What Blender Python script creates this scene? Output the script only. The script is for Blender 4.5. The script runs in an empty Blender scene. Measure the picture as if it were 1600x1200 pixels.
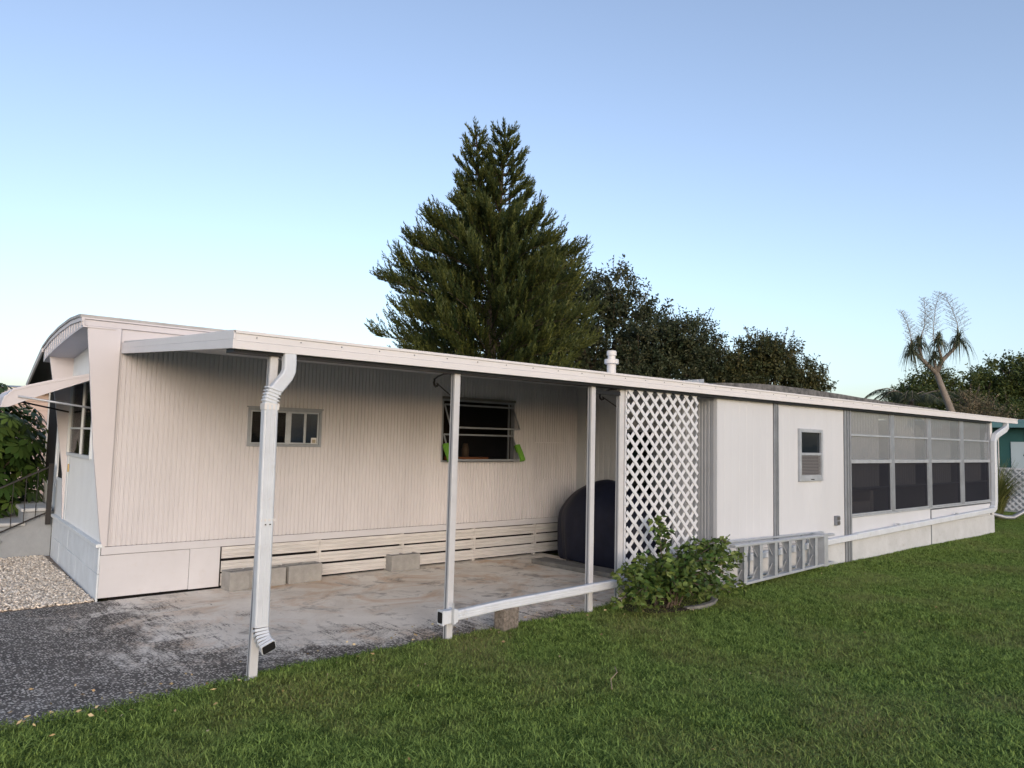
import bpy, bmesh, math, random
import numpy as np
from mathutils import Vector, Matrix
R_ = math.radians
random.seed(7); rng = np.random.default_rng(7)
scene = bpy.context.scene
C = scene.collection

# ------------------------------------------------------------------ camera, sky, sun, exposure
cam_d = bpy.data.cameras.new('camera'); cam = bpy.data.objects.new('camera', cam_d); C.objects.link(cam)
cam_d.sensor_width = 36; cam_d.lens = 25.512; cam_d.clip_start = .05; cam_d.clip_end = 2000
Rv = Vector((0.76165792, -0.6475571, 0.02338843)); Uv = Vector((-0.06704659, -0.04285692, 0.99682899)); Fv = Vector((0.64450133, 0.76081081, 0.07605881))
cam.matrix_world = Matrix(((Rv.x, Uv.x, -Fv.x, -1.89383), (Rv.y, Uv.y, -Fv.y, -4.80708), (Rv.z, Uv.z, -Fv.z, 1.6), (0, 0, 0, 1)))
scene.camera = cam
SUN_EL, SUN_AZ = 13.0, 203.0          # compass style: 0 = +Y, 90 = +X ; the low glow stands behind the camera
world = bpy.data.worlds.new('World'); scene.world = world; world.use_nodes = True
wn = world.node_tree; wn.nodes.clear()
wo_ = wn.nodes.new('ShaderNodeOutputWorld'); bg = wn.nodes.new('ShaderNodeBackground'); sky = wn.nodes.new('ShaderNodeTexSky')
sky.sky_type = 'NISHITA'; sky.sun_disc = False; sky.sun_elevation = R_(SUN_EL); sky.sun_rotation = R_(SUN_AZ)
sky.air_density = 1.0; sky.dust_density = 1.9; sky.ozone_density = 3.0; sky.altitude = 0
bg.inputs['Strength'].default_value = 0.15
tint = wn.nodes.new('ShaderNodeMixRGB'); tint.blend_type = 'MULTIPLY'; tint.inputs[0].default_value = 1; tint.inputs[2].default_value = (1.05, .965, .935, 1)
hsv = wn.nodes.new('ShaderNodeHueSaturation'); hsv.inputs['Saturation'].default_value = .85; wn.links.new(sky.outputs[0], hsv.inputs['Color']); wn.links.new(hsv.outputs[0], tint.inputs[1]); wn.links.new(tint.outputs[0], bg.inputs[0]); wn.links.new(bg.outputs[0], wo_.inputs[0])
sl = bpy.data.lights.new('low_sun', 'SUN'); so = bpy.data.objects.new('low_sun', sl); C.objects.link(so)
sl.energy = 0.22; sl.angle = R_(14); sl.color = (1.0, .84, .78)
az = R_(SUN_AZ); el = R_(SUN_EL)
sd = Vector((math.sin(az)*math.cos(el), math.cos(az)*math.cos(el), math.sin(el)))
so.rotation_euler = sd.to_track_quat('Z', 'Y').to_euler(); so.location = (0, -20, 12)
vs = scene.view_settings; vs.view_transform = 'Standard'; vs.look = 'None'; vs.exposure = 1.06; vs.gamma = 1; vs.use_curve_mapping = False

# ------------------------------------------------------------------ materials
MATS = {}
def mat(name, col, rough=.6, metal=0., var=.0, var_scale=3., col2=None, bump=0., bump_scale=60., spec=.4, dirt=None, dirt_amt=0., stretch=None):
    """procedural material: base colour, cloudy variation to col2, fine bump"""
    if name in MATS: return MATS[name]
    m = bpy.data.materials.new(name); m.use_nodes = True; nt = m.node_tree; b = nt.nodes['Principled BSDF']
    b.inputs['Roughness'].default_value = rough; b.inputs['Metallic'].default_value = metal
    b.inputs['Specular IOR Level'].default_value = spec
    tc = nt.nodes.new('ShaderNodeTexCoord'); mp = nt.nodes.new('ShaderNodeMapping')
    nt.links.new(tc.outputs['Object'], mp.inputs[0])
    if stretch: mp.inputs['Scale'].default_value = stretch
    n = nt.nodes.new('ShaderNodeTexNoise'); n.inputs['Scale'].default_value = var_scale; n.inputs['Detail'].default_value = 6; n.inputs['Roughness'].default_value = .65
    nt.links.new(mp.outputs[0], n.inputs['Vector'])
    rp = nt.nodes.new('ShaderNodeValToRGB'); rp.color_ramp.elements[0].position = .35; rp.color_ramp.elements[1].position = .68
    c2 = col2 or tuple(max(0, c*(1-var)) for c in col)
    rp.color_ramp.elements[0].color = (*c2, 1); rp.color_ramp.elements[1].color = (*col, 1)
    nt.links.new(n.outputs[0], rp.inputs[0]); last = rp.outputs[0]
    if dirt:
        n2 = nt.nodes.new('ShaderNodeTexNoise'); n2.inputs['Scale'].default_value = 9; n2.inputs['Detail'].default_value = 8; n2.inputs['Roughness'].default_value = .75
        nt.links.new(mp.outputs[0], n2.inputs['Vector'])
        r2 = nt.nodes.new('ShaderNodeValToRGB'); r2.color_ramp.elements[0].position = .56; r2.color_ramp.elements[1].position = .75
        r2.color_ramp.elements[0].color = (0, 0, 0, 1); r2.color_ramp.elements[1].color = (dirt_amt,)*3+(1,)
        nt.links.new(n2.outputs[0], r2.inputs[0])
        mx = nt.nodes.new('ShaderNodeMixRGB'); mx.inputs[2].default_value = (*dirt, 1)
        nt.links.new(r2.outputs[0], mx.inputs[0]); nt.links.new(last, mx.inputs[1]); last = mx.outputs[0]
    nt.links.new(last, b.inputs['Base Color'])
    if bump:
        n3 = nt.nodes.new('ShaderNodeTexNoise'); n3.inputs['Scale'].default_value = bump_scale; n3.inputs['Detail'].default_value = 4
        nt.links.new(mp.outputs[0], n3.inputs['Vector'])
        bp = nt.nodes.new('ShaderNodeBump'); bp.inputs['Strength'].default_value = bump; bp.inputs['Distance'].default_value = .01
        nt.links.new(n3.outputs[0], bp.inputs['Height']); nt.links.new(bp.outputs[0], b.inputs['Normal'])
    MATS[name] = m; return m

white = mat('white_paint', (.62, .62, .62), .5, var=.09, bump=.12, bump_scale=14, dirt=(.38, .36, .33), dirt_amt=.22)
fascia_m = mat('fascia_paint', (.65, .65, .67), .45, var=.06, bump=.08, bump_scale=6, dirt=(.45, .42, .38), dirt_amt=.2)
siding_m = mat('siding_paint', (.575, .57, .60), .5, var=.10, var_scale=1.4, bump=.06, bump_scale=9, dirt=(.37, .36, .36), dirt_amt=.25, stretch=(1.6, 1, .5))
endwall_m = mat('end_wall_paint', (.64, .70, .745), .5, var=.07, bump=.06, bump_scale=9)
block_paint = mat('painted_block', (.62, .69, .75), .75, var=.14, var_scale=5, bump=.5, bump_scale=55)
fin_m = mat('fin_paint', (.55, .54, .57), .5, var=.06, var_scale=2, bump=.12, bump_scale=4)
skirt_m = mat('skirt_paint', (.54, .55, .59), .5, var=.08, var_scale=2, bump=.15, bump_scale=3, dirt=(.42, .38, .34), dirt_amt=.3)
slat_m = mat('slat_paint', (.60, .595, .59), .55, var=.22, var_scale=6, bump=.1, dirt=(.26, .23, .2), dirt_amt=.5, stretch=(.4, 1, 3))
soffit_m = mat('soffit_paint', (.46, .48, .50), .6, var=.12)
beam_m = mat('beam_shade_dark', (.012, .014, .018), .6, var=.3)  # dark beam tone, blackened further to paint in shade under the fascia
roof_m = mat('roof_sheet', (.42, .42, .42), .6, var=.3, dirt=(.1, .1, .1), dirt_amt=.6)
tar_m = mat('roof_membrane', (.035, .035, .035), .85, var=.5, var_scale=8, col2=(.16, .16, .155), bump=.6)
alu = mat('mill_aluminium', (.33, .36, .40), .45, metal=.35, var=.25, var_scale=5, bump=.1, dirt=(.2, .18, .16), dirt_amt=.3)
alu_l = mat('light_aluminium', (.46, .50, .55), .4, metal=.3, var=.2, var_scale=7, dirt=(.28, .26, .24), dirt_amt=.35)
alu_d = mat('dull_grey_channel', (.21, .23, .26), .5, metal=.25, var=.25)
post_m = mat('post_paint', (.52, .54, .57), .5, var=.14, var_scale=4, bump=.1, dirt=(.34, .31, .27), dirt_amt=.4)
gutter_m = mat('gutter_paint', (.58, .63, .69), .45, var=.12, var_scale=5, bump=.1, bump_scale=20, dirt=(.32, .3, .27), dirt_amt=.45)
lattice_m = mat('lattice_vinyl', (.60, .63, .68), .5, var=.06)
panel_m = mat('panel_paint', (.545, .575, .62), .55, var=.07, var_scale=1.5, bump=.12, bump_scale=5, dirt=(.42, .45, .48), dirt_amt=.22, stretch=(1, 1, .35))
greywall_m = mat('grey_panel', (.36, .39, .43), .55, var=.15, var_scale=2)
return_m = mat('return_wall_panel', (.46, .48, .49), .55, var=.1, var_scale=2)
base_m = mat('cream_stucco', (.50, .53, .56), .85, var=.16, var_scale=3, bump=.35, bump_scale=30, dirt=(.2, .18, .14), dirt_amt=.55)
block_m = mat('grey_block', (.34, .34, .33), .95, var=.25, var_scale=9, bump=.9, bump_scale=80)
agg_m = mat('aggregate_block', (.25, .22, .19), .95, var=.6, var_scale=45, bump=1., bump_scale=90)
black_iron = mat('black_iron', (.012, .012, .014), .5, var=.2)
blackm = mat('black_void', (.006, .006, .007), .9)
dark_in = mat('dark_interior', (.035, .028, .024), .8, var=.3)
navy = mat('navy_grill_cover', (.011, .015, .036), .5, var=.4, var_scale=4, bump=.5, bump_scale=7, spec=.25)
green_foam = mat('green_foam', (.13, .33, .035), .8, var=.15)
stucco = mat('grey_stucco', (.27, .30, .33), .9, var=.15, var_scale=4, bump=.6, bump_scale=26)
tread_m = mat('painted_tread', (.46, .49, .51), .7, var=.2, bump=.3)
concrete_edge = mat('concrete_edging', (.22, .22, .21), .95, var=.35, var_scale=9, bump=.8)
teal = mat('teal_siding', (.035, .12, .115), .7, var=.15)
teal_l = mat('teal_trim', (.13, .27, .29), .6, var=.12)
palepanel = mat('pale_blue_panel', (.50, .60, .64), .6, var=.06)
peach = mat('peach_siding', (.50, .40, .36), .7, var=.08)
blind_m = mat('beige_blind', (.36, .37, .375), .7, var=.08, var_scale=3, stretch=(8, 1, 1))
orange_m = mat('wood_shelf', (.35, .13, .05), .6, var=.3)
brass = mat('brass', (.5, .38, .18), .4, metal=.8)
bark = mat('bark', (.10, .078, .06), .95, var=.5, var_scale=12, bump=1., bump_scale=25)
pony_bark = mat('pale_bark', (.24, .21, .18), .9, var=.3, var_scale=8, bump=.6)
pebble_m = mat('pebble_stone', (.52, .45, .38), .9, var=.5, var_scale=14, col2=(.30, .25, .20))

def glass(name, tint=(.01, .012, .016), alpha=.35, rough=.03, spec=.18):
    m = bpy.data.materials.new(name); m.use_nodes = True; nt = m.node_tree; nt.nodes.clear()
    o = nt.nodes.new('ShaderNodeOutputMaterial'); tr = nt.nodes.new('ShaderNodeBsdfTransparent'); gl = nt.nodes.new('ShaderNodeBsdfPrincipled')
    gl.inputs['Base Color'].default_value = (*tint, 1); gl.inputs['Roughness'].default_value = rough; gl.inputs['Specular IOR Level'].default_value = spec
    mx = nt.nodes.new('ShaderNodeMixShader'); mx.inputs[0].default_value = alpha
    nz = nt.nodes.new('ShaderNodeTexNoise'); nz.inputs['Scale'].default_value = 2.2; bp = nt.nodes.new('ShaderNodeBump'); bp.inputs['Strength'].default_value = .12; bp.inputs['Distance'].default_value = .05
    tc = nt.nodes.new('ShaderNodeTexCoord'); nt.links.new(tc.outputs['Object'], nz.inputs['Vector']); nt.links.new(nz.outputs[0], bp.inputs['Height']); nt.links.new(bp.outputs[0], gl.inputs['Normal'])
    nt.links.new(tr.outputs[0], mx.inputs[1]); nt.links.new(gl.outputs[0], mx.inputs[2]); nt.links.new(mx.outputs[0], o.inputs[0]); return m
glass_m = glass('window_glass'); glass_blue = glass('sash_glass', (.02, .035, .06), .75, .08, .3)
vinyl_m = glass('clear_vinyl', (.30, .33, .36), .45, .06, .9)
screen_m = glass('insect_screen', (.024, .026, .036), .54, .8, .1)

def leaf_mat(name, base, dry, rough=.55, transl=.25):
    """leaf colour varies leaf by leaf with the 'tint' colour attribute"""
    m = bpy.data.materials.new(name); m.use_nodes = True; nt = m.node_tree; b = nt.nodes['Principled BSDF']
    at = nt.nodes.new('ShaderNodeVertexColor'); at.layer_name = 'tint'
    sp = nt.nodes.new('ShaderNodeSeparateColor'); nt.links.new(at.outputs[0], sp.inputs[0])
    mx = nt.nodes.new('ShaderNodeMixRGB'); mx.inputs[1].default_value = (*base, 1); mx.inputs[2].default_value = (*dry, 1)
    nt.links.new(sp.outputs[0], mx.inputs[0])
    hv = nt.nodes.new('ShaderNodeHueSaturation'); nt.links.new(mx.outputs[0], hv.inputs['Color'])
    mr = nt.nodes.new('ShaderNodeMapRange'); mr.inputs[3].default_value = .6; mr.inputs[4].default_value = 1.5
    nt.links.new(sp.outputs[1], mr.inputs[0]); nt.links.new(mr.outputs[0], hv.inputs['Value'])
    nt.links.new(hv.outputs[0], b.inputs['Base Color']); b.inputs['Roughness'].default_value = rough; b.inputs['Specular IOR Level'].default_value = .3
    tl = nt.nodes.new('ShaderNodeBsdfTranslucent'); nt.links.new(hv.outputs[0], tl.inputs[0])
    ms = nt.nodes.new('ShaderNodeMixShader'); ms.inputs[0].default_value = transl
    nt.links.new(b.outputs[0], ms.inputs[1]); nt.links.new(tl.outputs[0], ms.inputs[2])
    nt.links.new(ms.outputs[0], nt.nodes['Material Output'].inputs[0]); return m
pine_leaf = leaf_mat('pine_needles', (.017, .037, .014), (.10, .112, .026))
oak_leaf = leaf_mat('oak_leaves', (.028, .046, .024), (.090, .090, .045))
oak_leaf2 = leaf_mat('oak_leaves_olive', (.038, .055, .024), (.115, .100, .036))
rt_leaf = leaf_mat('broad_leaves', (.035, .060, .018), (.12, .13, .03))
pony_leaf = leaf_mat('strap_leaves', (.045, .065, .035), (.14, .13, .07))
shrub_leaf = leaf_mat('glossy_leaves', (.030, .070, .016), (.10, .15, .03), .55)
bush_leaf = leaf_mat('bush_leaves', (.035, .085, .022), (.15, .20, .05), .5)
dry_leaf = leaf_mat('dry_twigs', (.10, .10, .055), (.24, .18, .12))
og_leaf = leaf_mat('ornamental_blades', (.07, .10, .03), (.22, .22, .08))

# ------------------------------------------------------------------ mesh helpers
class MB:
    def __init__(s): s.v = []; s.f = []
    def quad(s, a, b, c, d):
        n = len(s.v); s.v += [a, b, c, d]; s.f.append((n, n+1, n+2, n+3)); return s
    def box(s, x0, x1, y0, y1, z0, z1, M=None):
        n = len(s.v); P = [(x, y, z) for z in (z0, z1) for x, y in ((x0, y0), (x1, y0), (x1, y1), (x0, y1))]
        if M: P = [tuple(M @ Vector(p)) for p in P]
        s.v += P; s.f += [(n, n+3, n+2, n+1), (n+4, n+5, n+6, n+7), (n, n+1, n+5, n+4), (n+1, n+2, n+6, n+5), (n+2, n+3, n+7, n+6), (n+3, n, n+4, n+7)]; return s
    def prism(s, pts, axis, a0, a1):
        """pts 2D polygon in the two remaining axes, extruded along axis"""
        def P(p, a): return (a, p[0], p[1]) if axis == 0 else ((p[0], a, p[1]) if axis == 1 else (p[0], p[1], a))
        n = len(s.v); k = len(pts)
        s.v += [P(p, a0) for p in pts]+[P(p, a1) for p in pts]
        s.f.append(tuple(range(n, n+k))); s.f.append(tuple(range(n+2*k-1, n+k-1, -1)))
        for i in range(k): j = (i+1) % k; s.f.append((n+i, n+k+i, n+k+j, n+j))
        return s
    def sweep(s, path, w, h, up=(0, 0, 1), round_=0, cap=True, scales=None):
        """rectangular (w sideways, h along up) or round section swept along path"""
        path = [Vector(p) for p in path]; up = Vector(up); rings = []
        for i, p in enumerate(path):
            t = ((path[min(i+1, len(path)-1)]-path[max(i-1, 0)])).normalized()
            sd = t.cross(up)
            if sd.length < 1e-4: sd = t.cross(Vector((1, 0, 0)))
            sd.normalize(); u = sd.cross(t).normalized(); k = scales[i] if scales else 1
            if round_: ring = [p+sd*(w/2*k*math.cos(a))+u*(h/2*k*math.sin(a)) for a in [2*math.pi*j/round_ for j in range(round_)]]
            else:
                c = .12*min(w, h)
                ring = [p+sd*(a*k)+u*(b*k) for a, b in ((-w/2+c, -h/2), (w/2-c, -h/2), (w/2, -h/2+c), (w/2, h/2-c), (w/2-c, h/2), (-w/2+c, h/2), (-w/2, h/2-c), (-w/2, -h/2+c))]
            rings.append(ring)
        n = len(s.v); k = len(rings[0])
        for r in rings: s.v += [tuple(q) for q in r]
        for i in range(len(rings)-1):
            for j in range(k):
                a = n+i*k+j; b = n+i*k+(j+1) % k; s.f.append((a, b, b+k, a+k))
        if cap: s.f.append(tuple(range(n+k-1, n-1, -1))); s.f.append(tuple(range(n+(len(rings)-1)*k, n+len(rings)*k)))
        return s
    def build(s, name, m, parent=None, bevel=0., smooth=False, loc=None):
        me = bpy.data.meshes.new(name); me.from_pydata([tuple(v) for v in s.v], [], s.f)
        bm = bmesh.new(); bm.from_mesh(me); bmesh.ops.recalc_face_normals(bm, faces=bm.faces); bm.to_mesh(me); bm.free()
        me.materials.append(m); o = bpy.data.objects.new(name, me); C.objects.link(o)
        if parent: o.parent = parent
        if loc: o.location = loc
        if smooth: me.polygons.foreach_set('use_smooth', [True]*len(me.polygons))
        if bevel:
            bv = o.modifiers.new('bevel', 'BEVEL'); bv.width = bevel; bv.segments = 2; bv.limit_method = 'ANGLE'; bv.angle_limit = R_(40)
        return o
def box(name, m, x0, x1, y0, y1, z0, z1, parent=None, bevel=.002, M=None): return MB().box(x0, x1, y0, y1, z0, z1, M).build(name, m, parent, bevel)
def thing(name, label, cat, loc=(0, 0, 0), rz=0, group=None):
    o = bpy.data.objects.new(name, None); C.objects.link(o); o.location = loc; o.rotation_euler = (0, 0, rz); o.empty_display_size = .2
    return tag(o, label, cat, group)
def tag(o, label, cat, group=None):
    o['label'] = label; o['category'] = cat
    if group: o['group'] = group
    return o
def struct(o): o['kind'] = 'structure'; return o
def stuff(o): o['kind'] = 'stuff'; return o

def np_mesh(name, V, F, m, tint=None, parent=None, corners=4):
    """fast mesh from numpy: V (n,3), F (k,corners)"""
    me = bpy.data.meshes.new(name); me.vertices.add(len(V)); me.vertices.foreach_set('co', V.astype(np.float32).ravel())
    k = len(F); me.loops.add(k*corners); me.loops.foreach_set('vertex_index', F.astype(np.int32).ravel())
    me.polygons.add(k); me.polygons.foreach_set('loop_start', np.arange(0, k*corners, corners, dtype=np.int32))
    me.update(calc_edges=True)
    if tint is not None:
        ca = me.color_attributes.new('tint', 'FLOAT_COLOR', 'POINT'); ca.data.foreach_set('color', tint.astype(np.float32).ravel())
    me.materials.append(m); o = bpy.data.objects.new(name, me); C.objects.link(o)
    if parent: o.parent = parent
    return o
def norm(a): return a/np.maximum(np.linalg.norm(a, axis=1, keepdims=True), 1e-9)
def leaves(P, D, L, W, tintR=None, droop=.0, tintG=None):
    """diamond leaves folded on the midrib: base P, direction D, lengths L, widths W -> V,F,T"""
    n = len(P); D = norm(D); r = norm(rng.normal(size=(n, 3))); S = norm(np.cross(D, r)); N = np.cross(S, D)
    L = np.broadcast_to(np.asarray(L, float), (n,))[:, None]; W = np.broadcast_to(np.asarray(W, float), (n,))[:, None]
    a = P; b = P+D*L*.45+S*W*.5+N*W*.12; c = P+D*L-np.array([0, 0, 1])*L*droop; d = P+D*L*.45-S*W*.5+N*W*.12
    V = np.stack([a, b, c, d], 1).reshape(-1, 3); F = np.arange(4*n).reshape(n, 4)
    T = np.ones((n, 4, 4)); T[:, :, 0] = (tintR if tintR is not None else rng.random(n))[:, None]; T[:, :, 1] = (tintG if tintG is not None else rng.random(n))[:, None]
    return V, F, T.reshape(-1, 4)
def join_leaf(parts):
    V = []; F = []; T = []; o = 0
    for v, f, t in parts: V.append(v); F.append(f+o); T.append(t); o += len(v)
    return np.concatenate(V), np.concatenate(F), np.concatenate(T)

# ------------------------------------------------------------------ GROUND
def ground_mat():
    m = bpy.data.materials.new('lawn_soil'); m.use_nodes = True; nt = m.node_tree; b = nt.nodes['Principled BSDF']; b.inputs['Roughness'].default_value = .95; b.inputs['Specular IOR Level'].default_value = .1
    g = nt.nodes.new('ShaderNodeNewGeometry'); n = nt.nodes.new('ShaderNodeTexNoise'); n.inputs['Scale'].default_value = 9; n.inputs['Detail'].default_value = 8
    nt.links.new(g.outputs['Position'], n.inputs['Vector']); r = nt.nodes.new('ShaderNodeValToRGB')
    r.color_ramp.elements[0].color = (.035, .05, .016, 1); r.color_ramp.elements[1].color = (.13, .11, .055, 1); r.color_ramp.elements[0].position = .3; r.color_ramp.elements[1].position = .7
    nt.links.new(n.outputs[0], r.inputs[0]); nt.links.new(r.outputs[0], b.inputs['Base Color']); return m
gm = ground_mat()
struct(MB().box(-400, 400, -400, 400, -1, -.03).build('ground', gm))

def slab_mat():
    m = bpy.data.materials.new('worn_concrete'); m.use_nodes = True; nt = m.node_tree; L = nt.links; b = nt.nodes['Principled BSDF']; b.inputs['Roughness'].default_value = .85; b.inputs['Specular IOR Level'].default_value = .3
    N = lambda t: nt.nodes.new(t); g = N('ShaderNodeNewGeometry'); sx = N('ShaderNodeSeparateXYZ'); L.new(g.outputs['Position'], sx.inputs[0])
    def noise(sc, det=6, ro=.6, vec=None, dist=0.):
        n = N('ShaderNodeTexNoise'); n.inputs['Scale'].default_value = sc; n.inputs['Detail'].default_value = det; n.inputs['Roughness'].default_value = ro; n.inputs['Distortion'].default_value = dist
        L.new(vec or g.outputs['Position'], n.inputs['Vector']); return n.outputs[0]
    def math_(op, a, b_=None, c=None, cl=False):
        n = N('ShaderNodeMath'); n.operation = op; n.use_clamp = cl
        for i, v in enumerate((a, b_, c)):
            if v is None: continue
            if isinstance(v, (int, float)): n.inputs[i].default_value = v
            else: L.new(v, n.inputs[i])
        return n.outputs[0]
    def ramp(f, p0, c0, p1, c1):
        r = N('ShaderNodeValToRGB'); r.color_ramp.elements[0].position = p0; r.color_ramp.elements[1].position = p1
        r.color_ramp.elements[0].color = (*c0, 1); r.color_ramp.elements[1].color = (*c1, 1); L.new(f, r.inputs[0]); return r.outputs[0]
    def mix(f, a, b_):
        n = N('ShaderNodeMixRGB'); (L.new(f, n.inputs[0]) if not isinstance(f, float) else setattr(n.inputs[0], 'default_value', f))
        for i, v in ((1, a), (2, b_)):
            if isinstance(v, tuple): n.inputs[i].default_value = (*v, 1)
            else: L.new(v, n.inputs[i])
        return n.outputs[0]
    x, y = sx.outputs[0], sx.outputs[1]
    conc = ramp(noise(1.6, 8, .65, dist=.6), .3, (.66, .61, .54), .7, (.88, .84, .77))
    conc = mix(math_('MULTIPLY', ramp_f := math_('GREATER_THAN', noise(2.3, 7, .7, dist=1.), .56), .0) if False else math_('MULTIPLY', math_('SUBTRACT', noise(1.1, 5, .7, dist=1.2), .48, cl=True), 4.2, cl=True), conc, (.56, .37, .22))   # rust stains
    conc = mix(math_('MULTIPLY', math_('SUBTRACT', noise(2.9, 8, .75, dist=1.), .53, cl=True), 6.5, cl=True), conc, (.27, .245, .22))   # dark stains
    # streaks running across the slab from dragged sealing
    mp = N('ShaderNodeMapping'); mp.inputs['Rotation'].default_value = (0, 0, R_(28)); mp.inputs['Scale'].default_value = (9, .9, 1); L.new(g.outputs['Position'], mp.inputs[0])
    streak = math_('MULTIPLY', math_('SUBTRACT', noise(2.2, 7, .7, mp.outputs[0]), .5, cl=True), 4.5, cl=True)
    # exposed aggregate
    vo = N('ShaderNodeTexVoronoi'); vo.inputs['Scale'].default_value = 62; L.new(g.outputs['Position'], vo.inputs['Vector'])
    sp = N('ShaderNodeSeparateColor'); L.new(vo.outputs['Color'], sp.inputs[0])
    stone = math_('MULTIPLY', math_('LESS_THAN', vo.outputs['Distance'], .46), math_('GREATER_THAN', sp.outputs[0], math_('MULTIPLY_ADD', noise(1.4, 6, .7), -1.5, 1.16)))
    agg = mix(stone, ramp(noise(3, 6), .3, (.060, .054, .048), .7, (.17, .155, .14)), ramp(sp.outputs[1], 0, (.30, .275, .24), 1, (.74, .70, .63)))
    # where the thin concrete skin is worn away: near the lawn edge and on the driveway left of the carport
    w1 = math_('MULTIPLY_ADD', y, -.80, .80)                      # strong at y=0, fades by y ~1
    w2 = math_('MULTIPLY_ADD', x, -.62, .62)                     # left
    w3 = math_('MULTIPLY_ADD', x, -.22, .55)
    w = math_('MAXIMUM', math_('ADD', w1, w3), w2)
    wn_ = math_('ADD', w, math_('MULTIPLY_ADD', noise(1.9, 8, .7, dist=.8), 2.6, -1.75))
    wear = math_('MULTIPLY', math_('ADD', wn_, math_('MULTIPLY', streak, .55)), 1.5, cl=True)
    fin = math_('ADD', wear, math_('MULTIPLY_ADD', noise(55, 3, .6), 2.0, -1.0)); fin = math_('MULTIPLY_ADD', fin, 1.7, -.4, cl=True)
    L.new(mix(fin, conc, agg), b.inputs['Base Color'])
    bp = N('ShaderNodeBump'); bp.inputs['Strength'].default_value = .78; bp.inputs['Distance'].default_value = .006
    L.new(math_('ADD', noise(90, 4), math_('MULTIPLY', math_('MULTIPLY', stone, fin), .9)), bp.inputs['Height']); L.new(bp.outputs[0], b.inputs['Normal'])
    return m
slab = slab_mat()
# driveway: front edge a little wavy against the lawn
def edge_y(x): return -.015+.035*math.sin(x*1.9+.6)+.02*math.sin(x*5.3)+(.09 if x > 3.1 else 0)*min(1, (x-3.1))
mb = MB(); xs = [-40, -20, -8]+[-6+.25*i for i in range(46)]
top = [(x, edge_y(x)) for x in xs]+[(5.25, 2.955), (-.36, 2.93), (-40, 2.93)]
mb.prism(top, 2, -.12, 0.0); struct(mb.build('driveway', slab))

# gravel bed left of the home
gravel_bed = mat('gravel_base', (.35, .29, .24), .95, var=.6, var_scale=50, bump=1., bump_scale=70)
struct(MB().prism([(-40, 2.934), (-.362, 2.934), (-.23, 9), (-40, 9)], 2, -.1, -.004).build('gravel_bed', gravel_bed))
n = 26000
gx = -.37-rng.random(n)**1.3*3.0; gy = 2.95+rng.random(n)*3.3; keep = (gx < -.37+(gy-2.9)*.021); gx = gx[keep]; gy = gy[keep]; n = len(gx)
cubeish = np.array([[1, 0, 0], [-1, 0, 0], [0, 1, 0], [0, -1, 0], [0, 0, 1], [0, 0, -1]], float); cf = np.array([[0, 2, 4], [2, 1, 4], [1, 3, 4], [3, 0, 4], [2, 0, 5], [1, 2, 5], [3, 1, 5], [0, 3, 5]])
sc = (.008+.011*rng.random((n, 1, 1)))*np.stack([1+.6*rng.random(n), .8+.3*rng.random(n), .5+.3*rng.random(n)], 1)[:, None, :]
an = rng.random(n)*6.28; ca, sa = np.cos(an), np.sin(an); v = cubeish[None]*sc
vx = v[:, :, 0]*ca[:, None]-v[:, :, 1]*sa[:, None]; vy = v[:, :, 0]*sa[:, None]+v[:, :, 1]*ca[:, None]
tilt = rng.normal(size=(n, 1))*.5; vz = v[:, :, 2]+vx*tilt
V = np.stack([vx+gx[:, None], vy+gy[:, None], vz+.002+.010*rng.random((n, 1))], 2).reshape(-1, 3); F = (cf[None]+6*np.arange(n)[:, None, None]).reshape(-1, 3)
T = np.ones((n, 6, 4)); T[:, :, 0] = rng.random((n, 1)); T[:, :, 1] = rng.random((n, 1))
peb = leaf_mat('pebbles', (.74, .69, .61), (.44, .38, .31), .9, 0.)
g_o = np_mesh('gravel', V, F, peb, T.reshape(-1, 4), corners=3); stuff(g_o); tag(g_o, 'cream and tan pebbles covering the bed beside the steps', 'gravel')

# ------------------------------------------------------------------ MOBILE HOME  (local frame: x = along side wall, y = into the home, z up)
WO = (-0.33631, 2.96114, 0); WR = -0.0206813
home = thing('mobile_home', 'long cream white mobile home with ribbed siding and bowed roof end behind the carport', 'mobile home', WO, WR)
HOLES = [(1.322, 2.143, 1.468, 1.868), (3.80, 4.98, 1.295, 2.095)]
def ribbed(s0, s1, z0, z1, holes, pitch=.045, dep=.010, t=0., prof=None):
    mb = MB(); pr = prof or [(0, 0), (.027, 0), (.031, dep), (.040, dep), (.045, 0)]; k = 0; pts = []
    s = s0
    while s < s1-1e-6:
        for a, d in pr[:-1]:
            ss = s+a*pitch/pr[-1][0]
            if ss < s1: pts.append((ss, t+d))
        s += pitch
    pts.append((s1, t))
    for (a, da), (b, db) in zip(pts[:-1], pts[1:]):
        if b-a < 1e-5: continue
        seg = [(z0, z1)]; mid = (a+b)/2
        for h0, h1, hz0, hz1 in holes:
            if h0 < mid < h1:
                seg = [q for (u, w) in seg for q in ((u, min(w, hz0)), (max(u, hz1), w)) if q[1]-q[0] > 1e-4]
        for u, w in seg: mb.quad((a, da, u), (b, db, u), (b, db, w), (a, da, w))
    return mb
JS = [.045, .855, 1.665, 2.475, 3.285, 4.365, 5.175, 6.30]
for s, s_e in zip(JS[:-1], JS[1:]):
    ribbed(s, s_e, .50, 2.44, HOLES).build('siding_panel', siding_m, home)
    box('panel_seam', siding_m, s-.006, s+.006, -.004, -.0005, .50, 2.42, home, .001) if s > .1 and not any(a-.03 < s < b+.03 for a, b, _, _ in HOLES) else None
box('siding_panel', siding_m, 6.3, 14.2, 0, .01, .5, 2.44, home)
box('upper_wall', fin_m, .054, 14.2, -.003, .01, 2.441, 2.574, home)
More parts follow.
